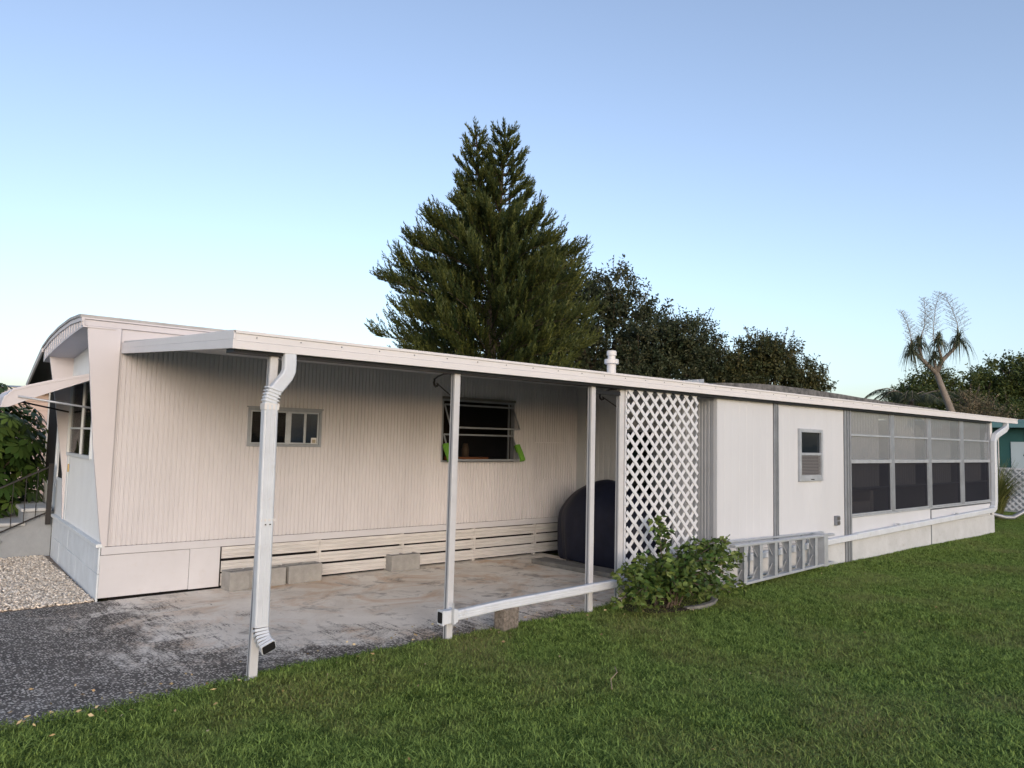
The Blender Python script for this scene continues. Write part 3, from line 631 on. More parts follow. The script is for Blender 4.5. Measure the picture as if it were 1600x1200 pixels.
# cinder blocks
def cblock(x, y, w, d, h, rz, label, grp='concrete blocks along the skirting', m=block_m):
    b = thing('concrete_block', label, 'concrete block', (x, y, 0), rz, grp)
    mb = MB(); # solid face block with hollow top cells
    mb.box(-w/2, w/2, -d/2, -d/2+.032, 0, h); mb.box(-w/2, w/2, d/2-.032, d/2, 0, h)
    for xx in ((-w/2, -w/2+.035), (-.018, .018), (w/2-.035, w/2)): mb.box(xx[0], xx[1], -d/2+.0325, d/2-.0325, 0.0, h-.001)
    mb.box(-w/2+.03, w/2-.03, -d/2+.03, d/2-.03, 0, h-.012)
    mb.build('block_body', m, b, .006); return b
cblock(.885, 2.80, .21, .20, .19, R_(6), 'small grey concrete block at the left start of the slatted skirting')
cblock(1.205, 2.83, .39, .19, .185, R_(-3), 'grey concrete block half hidden behind the downspout')
cblock(1.615, 2.82, .385, .19, .19, R_(1), 'grey concrete block just right of the downspout, against the skirting')
cblock(2.90, 2.83, .39, .19, .19, R_(-2), 'lone grey concrete block by the skirting left of the middle post')
sb = MB().box(-.095, .095, -.06, .06, 0, .19).build('support_block', agg_m, None, .012); sb.location = (2.145, -.04, 0); sb.rotation_euler = (0, 0, R_(10)); tag(sb, 'rough brown aggregate block propping up the drain pipe at the lawn edge', 'concrete block')
pad = MB().box(-.14, .14, -.66, .66, 0, .058).build('step_pad', concrete_edge, None, .008); pad.location = (4.72, 1.66, 0); pad.rotation_euler = (0, 0, R_(4)); tag(pad, 'flat concrete step slab on the floor in front of the covered grill', 'step slab')

# covered grill
gr = MB(); K = 40; prf = [(0.0, .90), (.02, .95), (.12, .97), (.35, 1.0), (.58, 1.02), (.70, .92), (.82, .79), (.91, .66), (.98, .50), (1.04, .32), (1.08, .15), (1.092, .0)]
for i, (z, k) in enumerate(prf):
    for j in range(K):
        a = 2*math.pi*j/K; ca, sa = math.cos(a), math.sin(a); e = .78
        cx = abs(ca)**e*math.copysign(1, ca); cy = abs(sa)**e*math.copysign(1, sa)
        fold = 1+(.07*math.sin(7*a+1.2*math.sin(3*a)+1.5*z)+.045*math.sin(19*a+3*z))*max(.12, 1-z*.8)
        kk = max(k, .02); gr.v.append((.33*cx*min(1, kk*1.05)*fold, .80*cy*kk*fold-(.08 if z > .7 else .0)*(z-.7)*0, z+.01+(.02*math.sin(5*a) if i < 1 else 0)))
for i in range(len(prf)-1):
    for j in range(K): a = i*K+j; b = i*K+(j+1) % K; gr.f.append((a, b, b+K, a+K))
gr.f.append(tuple(range((len(prf)-1)*K, len(prf)*K)))
go = gr.build('covered_grill', navy, None, smooth=True); go.location = (5.34, 1.72, 0); tag(go, 'tall grill hidden under a dark navy fabric cover by the lattice', 'covered grill')
sub = go.modifiers.new('sub', 'SUBSURF'); sub.levels = 1; sub.render_levels = 2

# step ladder lying on its side
ld = thing('step_ladder', 'aluminium step ladder lying on its side in the grass by the wall', 'ladder', (5.25, -.27, .02), R_(1.5))
def rail(x0, z0, x1, z1, y, w=.075, h=.028, name='side_rail'):
    return MB().sweep([(x0, y, z0), (x1, y, z1)], w, h, (0, 0, 1)).build(name, alu_l, ld, .003)
rail(-.10, .05, 2.28, .085, .0); rail(-.10, .475, 2.30, .44, .0)
for i in range(6):
    x = .10+i*.335; f = i/6; z0 = .065+.03*f; z1 = .458-.03*f
    st = MB().box(x-.012, x+.012, -.035, .05, z0, z1).build('step', alu, ld, .003); 
    for yy in (-.033, .046): MB().box(x-.02, x+.012+.03, yy-.003, yy+.003, z0, z1).build('step_flange', alu_l, st, .001)
    MB().sweep([(x-.10, .02, z0), (x-.015, .0, z0+.14)], .016, .004, (0, 1, 0)).build('step_brace', alu, ld); MB().sweep([(x-.10, .02, z1), (x-.015, .0, z1-.14)], .016, .004, (0, 1, 0)).build('step_brace', alu, ld)
MB().box(1.98, 2.08, -.05, .10, .06, .47).build('top_cap', alu_l, ld, .004)
rail(-.0, .05, 2.26, .075, .15, .03, .02, 'rear_rail'); rail(.0, .49, 2.38, .445, .16, .03, .022, 'rear_rail')
for x in (.5, 1.15, 1.75, 2.30): MB().sweep([(x, .155, .07), (x+.02, .155, .46)], .025, .025, round_=8).build('rear_rung', alu, ld)
for x in (1.45, 1.6): MB().sweep([(x, .05, .46), (x+.12, .06, .44), (x+.16, .08, .36)], .012, .004).build('spreader', alu, ld)

# steps + railing beside the end wall
stp = thing('entry_steps', 'grey stucco entry steps with pale treads and black railing left of the home', 'steps', WO, WR)
MB().prism([(-1.2, 0), (-.02, 0), (-.02, .56), (-.33, .56), (-.33, .39), (-.56, .39), (-.56, .19), (-.8, .19), (-.8, .05), (-1.2, .05)], 1, 3.06, 4.1).build('steps_body', stucco, stp, .004)
for x0, x1, z in ((-.36, -.03, .562), (-.60, -.30, .392), (-.84, -.54, .192)): box('tread', tread_m, x0, x1, 3.02, 4.12, z, z+.045, stp, .016)
MB().box(-.10, -.045, 2.99, 3.03, .40, 1.16).build('railing_post', black_iron, stp, .003)
MB().sweep([(-1.3, 3.0, .0), (-.55, 3.0, .335), (-.07, 3.0, .56)], .018, .018, (0, 1, 0)).build('railing_bar', black_iron, stp)
MB().sweep([(-.60, 3.0, .86), (-.07, 3.0, 1.13)], .022, .022, (0, 1, 0)).build('railing_bar', black_iron, stp)
for x in (-.46, -.33, -.21): MB().sweep([(x, 3.0, .56+(x+.07)*.47), (x, 3.0, .56+(x+.07)*.47+ .12), (x+.004, 3.0, 1.13+(x+.07)*.51)], .009, .009, (0, 1, 0)).build('baluster', black_iron, stp)

# neighbour's wall behind the shrub
nb = thing('neighbor_house', 'peach house with horizontal siding glimpsed behind the left shrub', 'house', (-6, 17, 0), R_(-18))
for i in range(12): box('siding_board', peach, 0, 7.9, 0+.0, .03, .2*i, .2*i+.196, nb, .006)
box('house_wall', peach, 0, 7.9, .03, 6, 0, 2.4, nb, 0); box('eave', white, -.3, 8.2, -.35, 6.3, 2.4, 2.5, nb); MB().prism([(-.4, 2.5), (6.4, 2.5), (3, 2.7)], 0, -.3, 8.2).build('roof', roof_m, nb)

# ------------------------------------------------------------------ SHED, LATTICE FENCE, right background
sh = thing('teal_shed', 'dark teal building with pale panel beyond the far right end', 'shed', (22, 0, 0))
for i in range(16): box('wall_board', teal, 0, .04, -4+.6*i, -4+.6*i+.594, 0, 2.25, sh, .004)
box('shed_body', teal, .04, 6, -4, 5.6, 0, 2.25, sh, 0)
box('eave', teal_l, -.35, 6.3, -4.3, 5.9, 2.25, 2.38, sh); box('eave', teal_l, -.30, 6.3, -4.3, 5.9, 2.385, 2.46, sh); MB().prism([(-.3, 2.462), (6.3, 2.462), (3, 2.60)], 1, -4.3, 5.9).build('roof', roof_m, sh)
pn = box('wall_panel', palepanel, -.02, -.001, .1, 1.69, 1.10, 1.86, sh)
MB().prism([(1.40, 1.49), (1.30, 1.62), (1.20, 1.49), (1.30, 1.36)], 0, -.028, -.021).build('diamond_emblem', black_iron, pn)
MB().sweep([(-.05, 1.98, .9), (-.05, 1.98, 2.1)], .03, .03, (0, 1, 0), 8).build('conduit', white, sh)
lf = thing('lattice_fence', 'low white lattice fence in front of the teal building', 'fence', (20.6, -1.0, 0), 0)
for sgn, xx in ((1, 0), (-1, .012)):
    c = -1.2
    while c < 3.2:
        a, b = c, c+sgn*1.05; z0, z1 = .06, 1.11
        lo, hi = 0., 1.
        for bound, s_ in ((0, 1), (3.0, -1)):
            fa = s_*(a-bound); fb = s_*(b-bound)
            if fa < 0 and fb < 0: lo = 2
            elif fa < 0: lo = max(lo, fa/(fa-fb))
            elif fb < 0: hi = min(hi, fa/(fa-fb))
        if hi-lo > .04: MB().sweep([(xx, a+(b-a)*lo, z0+1.05*lo), (xx, a+(b-a)*hi, z0+1.05*hi)], .008, .045, (0, -sgn, 1)).build('lattice_strip', lattice_m, lf)
        c += .16
box('fence_rail', lattice_m, -.01, .03, 0, 3, 1.11, 1.16, lf); box('fence_backing', greywall_m, .02, .03, 0, 3, .0, 1.1, lf, 0)
hs = MB().sweep([(17.1, 1.05, .08), (17.30, .80, .16), (17.47, .62, .10), (17.62, .50, .10), (17.75, .38, .2), (17.9, .22, .36), (18.1, 0, .40)], .13, .09, (0, 0, 1), 10).build('corrugated_drain', alu, None, smooth=True); tag(hs, 'bent grey white flexible drain tube lying on the far right grass', 'drain tube')

# ------------------------------------------------------------------ VEGETATION
def tube_np(paths):
    mb = MB()
    for path, r0, r1 in paths:
        k = len(path); mb.sweep(path, 2, 2, (0.13, .91, .3), 7, True, [r0+(r1-r0)*i/(k-1) for i in range(k)])
    return mb
# --- Norfolk / Cook pine
def pine():
    base = Vector((10.25, 10.45, 0)); th = thing('norfolk_pine', 'tall dark green double-topped island pine rising behind the carport roof', 'tree', base)
    r_ = Vector((.762, -.648, 0)); f_ = Vector((.646, .763, 0))
    tops = [(Vector((-.46, .34, 10.20)), .85), (Vector((.16, -.18, 9.78)), 1.25)]
    paths = [([(0, 0, 0), (0, 0, 3), (-.02, 0, 6.2)], .20, .13)]
    for tp_, _ in tops: paths.append(([(-.02, 0, 6.0), tuple(Vector((-.02, 0, 6.0)).lerp(tp_, .35)+Vector((tp_.x*.25, tp_.y*.25, 0))), tuple(tp_)], .11, .015))
    parts = []; bp = []
    def branch(o, dir_, L, rise, dens, bl, curl):
        n_ = max(6, int(L*7)); pts = []
        for i in range(n_+1):
            u = i/n_; pts.append(o+dir_*(L*u)+Vector((0, 0, rise*L*u*u+.05*L*math.sin(u*3))))
        bp.append(([tuple(p) for p in pts[::max(1, n_//4)]], .022, .006))
        nb_ = int(L*dens); us = .10+.90*rng.random(nb_)**.75; us[-3:] = 1
        for u in us:
            i = min(int(u*n_), n_-1); p = pts[i].lerp(pts[i+1], u*n_-i)
            side = dir_.cross(Vector((0, 0, 1))); sg = rng.choice([-1, 1])
            d = (dir_*(.55+.5*rng.random())+side*sg*(.15+.75*rng.random())*(1.15-u)+Vector((0, 0, .05+curl*rng.random()))).normalized()
            l = bl*(.65+.6*rng.random())
            m_ = int(l*62)+4; q = np.linspace(0, 1, m_)
            cp_ = np.array(p)[None]+np.array(d)[None]*(l*q)[:, None]+np.array([[0, 0, 1]])*(curl*.55*l*q**2)[:, None]
            nd = norm(rng.normal(size=(m_, 3))); tdir = np.array(d)[None]+np.array([[0, 0, 1]])*(curl*1.1*q)[:, None]
            D = norm(norm(tdir)*1.15+nd*.6)
            ln = .075+.045*rng.random(m_)
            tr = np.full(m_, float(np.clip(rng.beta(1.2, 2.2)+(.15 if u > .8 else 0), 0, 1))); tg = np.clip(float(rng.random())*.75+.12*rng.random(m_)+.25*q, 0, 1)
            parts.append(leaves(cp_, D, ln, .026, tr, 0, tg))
    # upper leaders: upswept dense spikes
    for tp_, wf in tops:
        z = 9.9
        while z > 6.9:
            u = (10.0-z)/3.0; L = .08+.84*u**1.05; kx = (z-6.0)/4.0
            o = Vector((-.02, 0, 6)).lerp(tp_, kx)+Vector((tp_.x*.3, tp_.y*.3, 0))*math.sin(kx*math.pi)*.8
            o.z = z
            k = 5; off = random.random()*6.28
            for j in range(k):
                a = off+j*2*math.pi/k+random.uniform(-.2, .2); d = Vector((math.cos(a), math.sin(a), 0))
                branch(o, d, wf*L*random.uniform(.8, 1.3), .40+.2*(1-u), 52, .22, .8)
            z -= .27
    # lower crown
    z = 7.1
    while z > 2.6:
        Lz = float(np.interp(z, [2.6, 3.4, 4.6, 5.6, 6.4, 7.1], [2.4, 2.7, 2.8, 2.65, 2.3, 1.65]))
        k = 10; off = random.random()*6.28
        for j in range(k):
            a = off+j*2*math.pi/k+random.uniform(-.3, .3); d = Vector((math.cos(a), math.sin(a), 0)); lr = d.dot(r_)
            L = Lz*random.uniform(.72, 1.08)*(1.03 if lr < -.3 else (.90 if lr > .3 else 1.))
            branch(Vector((0, 0, z+random.uniform(-.1, .1))), d, L, .10+.14*random.random(), 23, random.uniform(.34, .48), random.uniform(.6, 1.05))
        z -= .25
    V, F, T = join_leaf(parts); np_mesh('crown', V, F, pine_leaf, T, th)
    tube_np(paths).build('trunk', bark, th, smooth=True); tube_np(bp).build('limbs', bark, th)
pine()

def broadleaf(name, label, base, lobes, trunk_top, leafm, n_tips, lpt=26, leaf=.11, spread=.26, seedv=1, shoots=0, cat='tree', group=None, low=2.2):
    """crown = many twig tips spread through uneven lobes, each tip carrying a spray of leaves; limbs run to the lobes"""
    global rng
    rng = np.random.default_rng(seedv); random.seed(seedv)
    b = Vector(base); th = thing(name, label, cat, b, 0, group); parts = []; limbs = []
    t0 = Vector((0, 0, trunk_top)); vol = np.array([l[1]**2 for l in lobes]); vol = vol/vol.sum()
    limbs.append(([(0, 0, -.2), (.05, .04, trunk_top*.5), tuple(t0)], .22, .13))
    for c, r in lobes:
        c = Vector(c)-b; mid = t0.lerp(c, .5)+Vector((random.uniform(-.2, .2), random.uniform(-.2, .2), .1))
        limbs.append(([tuple(t0), tuple(mid), tuple(c)], .09, .03))
        for _ in range(9):
            d = Vector(norm(rng.normal(size=(1, 3)))[0]); d.z = abs(d.z)*.8; e = c+d*r*random.uniform(.6, .98); m2 = c.lerp(e, .5)+Vector((random.uniform(-.1, .1),)*3)
            limbs.append(([tuple(c), tuple(m2), tuple(e)], .028, .006))
    idx = rng.choice(len(lobes), n_tips, p=vol)
    for i in range(n_tips):
        c, r = lobes[idx[i]]; c = np.array(c)-np.array(base); d = norm(rng.normal(size=(1, 3)))[0]
        rr = r*(.35+.65*rng.random()**.55); 
        # keep uneven gaps
        if math.sin(d[0]*5+idx[i])*math.sin(d[1]*6+2*idx[i])*math.sin(d[2]*5+i*0) > .22 and rr > r*.5: continue
        p = c+d*rr*np.array([1, 1, .85]); tw = norm((d*.7+rng.normal(size=3)*.6+np.array([0, 0, .35]))[None])[0]
        L = spread*(.6+.9*rng.random()); q = rng.random(lpt)
        P = p[None]+tw[None]*(L*q)[:, None]*1.6+rng.normal(size=(lpt, 3))*spread*.22
        D = norm(tw[None]*.5+rng.normal(size=(lpt, 3)))
        dry = float(np.clip(rng.beta(1.2, 3.2), 0, 1)); 
        parts.append(leaves(P, D, leaf*(.6+.7*rng.random(lpt)), leaf*.5*(.7+.5*rng.random(lpt)), np.clip(dry+rng.normal(size=lpt)*.12, 0, 1), .1, np.clip(.2+.6*rng.random()+rng.normal(size=lpt)*.12, 0, 1)))
    for i in range(shoots):
        c, r = lobes[rng.integers(len(lobes))]; c = Vector(c)-b; a = random.random()*6.28; d = Vector((math.cos(a)*.55, math.sin(a)*.55, random.uniform(.45, 1))).normalized()
        s0 = c+d*r*.9; L = random.uniform(.3, .75); e = s0+d*L*.6+Vector((0, 0, L*.35)); limbs.append(([tuple(s0), tuple(s0.lerp(e, .5)), tuple(e)], .012, .004))
        k = 16; q = rng.random(k); P = np.array(s0)[None]+(np.array(e)-np.array(s0))[None]*q[:, None]; parts.append(leaves(P, norm(rng.normal(size=(k, 3))+np.array([[0, 0, .4]])), leaf*.8, leaf*.4, droop=.1))
    V, F, T = join_leaf(parts); np_mesh('crown', V, F, leafm, T, th); tube_np(limbs).build('trunk', bark, th, smooth=True); return th
# oaks behind the roof
broadleaf('oak_tree', 'tall open dark oak with sky showing through, directly right of the pine', (16.6, 12.3, 0),
  [((15.7, 13.7, 7.5), .95), ((15.6, 13.6, 6.7), 1.15), ((16.6, 13.2, 6.2), 1.3), ((15.7, 13.4, 5.0), 1.4), ((17.4, 12.6, 6.9), .95), ((17.7, 12.1, 6.0), 1.0), ((18.3, 11.6, 5.9), .75), ((17.1, 12.4, 4.7), 1.2), ((14.8, 14.0, 5.6), 1.3), ((15.0, 14.0, 4.0), 1.3), ((16.6, 12.6, 3.4), 1.3), ((17.9, 11.8, 4.6), .9)], 3.4, oak_leaf, 2300, 26, .135, .26, 11, 60)
broadleaf('oak_tree', 'dense low dark oak behind the roof between the vent pipe and the olive tree', (18.1, 9.9, 0),
  [((17.5, 10.5, 4.8), 1.05), ((18.3, 9.9, 4.9), 1.0), ((18.8, 9.3, 4.15), .7), ((17.0, 10.9, 3.9), 1.0), ((18.2, 10.1, 3.7), 1.2), ((19.0, 9.1, 3.4), .8), ((16.4, 11.2, 3.5), .8)], 2.6, oak_leaf, 2700, 26, .105, .22, 12, 60)
broadleaf('olive_tinted_tree', 'rounded olive brown tree at the right end of the tree mass', (20.1, 7.9, 0),
  [((19.7, 8.1, 4.55), .72), ((20.3, 7.7, 4.45), .65), ((19.3, 8.4, 3.95), .6), ((20.8, 7.3, 3.9), .6), ((20.1, 7.9, 3.7), .85), ((21.1, 7.05, 3.5), .5), ((19.1, 8.6, 3.4), .75), ((19.0, 8.8, 4.05), .5)], 2.6, oak_leaf2, 1600, 26, .10, .20, 13, 36)
# right hand trees
broadleaf('broadleaf_tree', 'tall dark green tree at the right edge behind the ponytail palm', (32.6, 4.8, 0),
  [((33.0, 4.7, 4.6), .95), ((33.7, 4.0, 4.4), .9), ((32.2, 5.4, 4.1), .8), ((34.3, 3.3, 4.3), 1.0), ((33.0, 4.9, 3.5), 1.1), ((34.0, 3.6, 3.2), 1.2), ((32.0, 5.7, 3.2), .8)], 3, rt_leaf, 1500, 24, .14, .32, 14, 20)
broadleaf('broadleaf_tree', 'lower dark green tree behind the ponytail palm trunk', (30.6, 6.6, 0),
  [((30.4, 6.9, 4.2), .6), ((31.0, 6.4, 4.0), .7), ((30.0, 7.1, 3.5), .8), ((31.2, 6.1, 3.2), .9), ((29.4, 7.3, 3.1), .7)], 2.6, rt_leaf, 900, 24, .12, .28, 15, 20)
broadleaf('flowering_shrub', 'dry pinkish tan bush right of the ponytail palm trunk', (23.5, 3.0, 0),
  [((23.2, 3.05, 2.95), .30), ((23.5, 2.8, 2.7), .32), ((22.9, 3.3, 2.5), .3), ((23.9, 2.6, 2.4), .4)], 1.4, dry_leaf, 240, 22, .07, .22, 16, 26, 'shrub')
broadleaf('green_shrub', 'leafy mid green shrub above the teal building roof line at the right edge', (25.6, 1.9, 0),
  [((24.9, 2.5, 2.6), .5), ((25.7, 1.8, 2.75), .55), ((26.6, 1.1, 2.8), .6), ((25.3, 2.2, 2.1), .5), ((26.4, 1.3, 2.1), .6)], 1.4, rt_leaf, 520, 22, .10, .22, 17, 26, 'shrub')
# palm with arching fronds left of the ponytail palm
def feather_palm():
    global rng; rng = np.random.default_rng(21); random.seed(21)
    b = Vector((24.0, 5.05, 0)); th = thing('feather_palm', 'small dark feather palm with arching fronds left of the ponytail palm', 'palm tree', b); parts = []; st = []
    top = Vector((0, 0, 3.15)); st.append(([(0, 0, 0), (0.05, 0, 1.5), tuple(top)], .12, .09)); stems = []
    for i in range(15):
        a = i*2.4+random.uniform(-.2, .2); L = random.uniform(1.1, 1.6); up = random.uniform(.7, 1.3); d = Vector((math.cos(a), math.sin(a), 0)); pts = []
        for k in range(13): u = k/12; pts.append(top+d*(L*u)+Vector((0, 0, up*L*(u-.95*u*u))))
        stems.append(([tuple(p) for p in pts[::3]], .014, .004)); side = d.cross(Vector((0, 0, 1)))
        for u in np.linspace(.15, 1, 34):
            k = min(int(u*12), 11); p = pts[k].lerp(pts[k+1], u*12-k)
            for sg in (-1, 1):
                D = np.array(side*sg*.8+d*.45+Vector((0, 0, -.55)))[None]; parts.append(leaves(np.array(p)[None], D, .40*(1.15-.6*u), .024, np.array([rng.random()*.4]), .25, np.array([rng.random()])))
    V, F, T = join_leaf(parts); np_mesh('fronds', V, F, pony_leaf, T, th); tube_np(st).build('trunk', bark, th, smooth=True); tube_np(stems).build('frond_stems', pony_bark, th)
feather_palm()
def ponytail():
    global rng; rng = np.random.default_rng(5); random.seed(5)
    b = Vector((22.6, 3.25, 0)); th = thing('ponytail_palm', 'branched ponytail palm with tall feathery flower stalks above the roof', 'palm tree', b); L_ = lambda p: tuple(Vector(p)-b)
    trunk = [([L_((22.75, 3.15, 0)), L_((22.70, 3.2, 1.6)), L_((22.50, 3.33, 2.72)), L_((22.29, 3.45, 3.29)), L_((22.06, 3.59, 3.93))], .135, .08),
      ([L_((22.06, 3.59, 3.90)), L_((21.78, 3.78, 4.2)), L_((21.55, 3.96, 4.48))], .075, .05), ([L_((21.70, 3.84, 4.27)), L_((21.66, 3.87, 4.5)), L_((21.61, 3.89, 4.68))], .05, .035),
      ([L_((22.06, 3.58, 3.92)), L_((22.15, 3.45, 4.28)), L_((22.30, 3.30, 4.50)), L_((22.50, 3.13, 4.78))], .075, .045), ([L_((22.15, 3.46, 4.3)), L_((22.09, 3.49, 4.55)), L_((22.05, 3.5, 4.72))], .045, .03), ([L_((22.03, 3.58, 3.95)), L_((21.98, 3.60, 4.3))], .05, .035), ([L_((22.3, 3.3, 4.5)), L_((22.42, 3.22, 4.6)), L_((22.47, 3.2, 4.85))], .035, .03)]
    tube_np(trunk).build('trunk', pony_bark, th, smooth=True)
    heads = [((21.42, 4.05, 4.52), .62), ((21.61, 3.89, 4.78), .55), ((22.06, 3.5, 4.83), .6), ((22.52, 3.11, 4.88), .66), ((21.98, 3.6, 4.36), .5)]
    for c, s_ in heads:
        n_ = 160; V = []; F = []; T = []; c = np.array(L_(c))
        for i in range(n_):
            a = rng.random()*6.28; up = rng.uniform(-.1, 1.7)**1; l = s_*(.65+.6*rng.random()); h = np.array([math.cos(a), math.sin(a), 0]); sd_ = np.array([-h[1], h[0], 0]); w = .016; pts = []
            for k in range(6):
                u = k/5; pts.append(c+h*(l*(u-.35*u*u)*(1.1-.5*abs(up)))+np.array([0, 0, l*(up*u-(.95+.25*up)*u*u)]))
            o = len(V)
            for k in range(6): ww = w*(1-.85*k/5); V += [pts[k]-sd_*ww, pts[k]+sd_*ww]
            for k in range(5): F.append((o+2*k, o+2*k+1, o+2*k+3, o+2*k+2))
            t_ = [rng.random()*.5, rng.random(), 0, 1]; T += [t_]*12
        np_mesh('leaf_tuft', np.array(V), np.array(F), pony_leaf, np.array(T), th)
    stalks = [((21.42, 4.05, 4.6), (21.11, 4.21, 5.77), .26), ((21.63, 3.88, 4.85), (21.62, 3.75, 6.18), .30), ((21.95, 3.58, 4.7), (21.98, 3.41, 6.36), .38), ((22.55, 3.1, 4.95), (22.12, 3.36, 6.32), .42)]
    for a, e, w in stalks:
        a = Vector(L_(a)); e = Vector(L_(e)); bow = Vector((.10, -.08, 0))*(1 if e.x < a.x else -1); fs = [([tuple(a), tuple(a.lerp(e, .35)+bow*.8), tuple(a.lerp(e, .7)+bow*.7), tuple(e)], .016, .005)]
        for k in range(70):
            u = .10+.88*k/70; p = a.lerp(e, u)+bow*math.sin(u*math.pi); an = k*2.4; l = w*(1.25-.85*u)*random.uniform(.7, 1.15)*min(1, u*4)
            d = Vector((math.cos(an), math.sin(an), .5)); q = p+d*l; fs.append(([tuple(p), tuple(p.lerp(q, .5)+Vector((0, 0, -.01))), tuple(q)], .005, .003))
            for j in range(3): r0 = p.lerp(q, .4+.2*j); dd = Vector((random.uniform(-1, 1), random.uniform(-1, 1), random.uniform(0, 1)))*.07; fs.append(([tuple(r0), tuple(r0+dd)], .004, .003))
        mb = MB()
        for path, r0, r1 in fs: k = len(path); mb.sweep(path, 2, 2, (.1, .9, .3), 3, False, [r0+(r1-r0)*i/(k-1) for i in range(k)])
        mb.build('flower_stalk', mat('flower_stalk', (.20, .17, .13), .9, var=.2), th)
ponytail()
# schefflera on the left
def schefflera():
    global rng; rng = np.random.default_rng(8); random.seed(8)
    b = Vector((-1.45, 7.6, 0)); th = thing('schefflera_shrub', 'big glossy umbrella-leaf shrub behind the entry steps', 'shrub', b); parts = []; st = []
    for i in range(1000):
        d = norm(rng.normal(size=(1, 3)))[0]; 
        if d[2] < -.5: continue
        rr = (.45+.55*rng.random()**.4); p = np.array([0, 0, 1.1])+d*rr*np.array([1.4, 1.3, 1.30]); 
        p[2] = max(p[2], .1)
        if i % 6 == 0: st.append(([(d[0]*.2, d[1]*.2, 0), (p[0]*.6, p[1]*.6, p[2]*.6), tuple(p)], .018, .008))
        ax = Vector((d[0]*.8, d[1]*.8, .55+abs(d[2])*.5)).normalized(); s1 = ax.orthogonal().normalized(); s2 = ax.cross(s1); k = 8; L = .17*(.8+.5*rng.random()); tg = float(rng.random()); tr = float(rng.beta(1.5, 3))
        for j in range(k):
            a = j*2*math.pi/k; q = s1*math.cos(a)+s2*math.sin(a); D = np.array(q+ax*.12-Vector((0, 0, .45)))[None]
            P = (p+np.array(q)*.03)[None]; S = norm(np.cross(D, np.array(ax)[None])); Dn = norm(D)
            V = np.concatenate([P, P+Dn*L*.35+S*L*.17, P+Dn*L*.75+S*L*.19, P+Dn*L-np.array([[0, 0, .02]]), P+Dn*L*.75-S*L*.19, P+Dn*L*.35-S*L*.17]); 
            T = np.ones((6, 4)); T[:, 0] = tr; T[:, 1] = np.clip(tg+rng.normal()*.1, 0, 1); parts.append((V, np.array([[0, 1, 2, 5], [2, 3, 4, 5]]), T))
    V, F, T = join_leaf(parts); np_mesh('foliage', V, F, shrub_leaf, T, th); tube_np(st).build('stems', bark, th)
schefflera()
# green bush by the lattice
def bush():
    global rng; rng = np.random.default_rng(31); random.seed(31)
    b = Vector((3.98, -.30, 0)); th = thing('green_bush', 'leafy green bush with arching shoots at the foot of the lattice', 'bush', b); parts = []; st = []
    ends = [(-.10, .05, .84), (-.06, .03, .78), (-.85, -.1, .36), (-.78, -.05, .42), (-.9, -.1, .14), (-.8, -.2, .2), (1.15, -.1, .42), (1.05, 0, .56), (.95, 0, .58), (.55, .0, .58), (.95, -.02, .52), (-.55, -.10, .52), (-.78, -.12, .40), (-.72, -.2, .16), (-.50, -.25, .12), (1.05, -.2, .12), (.8, -.25, .35), (.3, -.1, .55), (.35, -.3, .45), (0, -.3, .42), (-.3, -.2, .50), (.6, -.3, .30), (.1, -.38, .2), (-.3, -.35, .25), (.5, -.38, .15)]
    for k in range(38): a = random.random()*6.28; r = random.uniform(.2, .82); ends.append((math.cos(a)*r*1.15+.1, math.sin(a)*r*.36-.08, random.uniform(.08, .44)))
    for e in ends:
        e = Vector(e); o = Vector((random.uniform(-.12, .12), random.uniform(-.08, .08), .02)); m1 = o.lerp(e, .45)+Vector((0, 0, .14+.1*e.z)); pts = [o, o.lerp(m1, .5)+Vector((0, 0, .05)), m1, m1.lerp(e, .55)+Vector((0, 0, .04)), e]
        st.append(([tuple(p) for p in pts], .008, .003)); L = (e-o).length; nl = int(8+L*34)
        for i in range(nl):
            u = .25+.75*rng.random()**.8; k = min(int(u*4), 3); p = pts[k].lerp(pts[k+1], u*4-k)
            d = rng.normal(size=3); d[2] = abs(d[2])*.4-.1; P = np.array(p)[None]+rng.normal(size=(1, 3))*.025
            for _ in range(2): parts.append(leaves(P+rng.normal(size=(1, 3))*.012, (d+rng.normal(size=3)*.5)[None], .05+.035*rng.random(), .036+.018*rng.random(), np.array([float(np.clip(rng.beta(1.3, 2.5)+.3*(u > .85), 0, 1))]), .2, np.array([float(rng.random())])))
    V, F, T = join_leaf(parts); V[:, 2] = np.maximum(V[:, 2], .0); np_mesh('foliage', V, F, bush_leaf, T, th); tube_np(st).build('stems', bark, th)
bush()
ed = MB().sweep([(4.05, -.46, .0), (4.25, -.51, .005), (4.45, -.49, .008), (4.60, -.42, .01), (4.68, -.32, .01)], .06, .05, (0, 0, 1)).build('garden_edging', concrete_edge, None, .008); tag(ed, 'curved worn concrete edging in front of the green bush', 'garden edging')
soil = MB().prism([(3.62+.62*math.cos(a)*1.0+.5, -.22+.28*math.sin(a)) for a in [2*math.pi*i/16 for i in range(16)]], 2, -.03, .012).build('soil', mat('dark_soil', (.035, .026, .018), .95, var=.5, var_scale=30, bump=1.)); struct(soil)
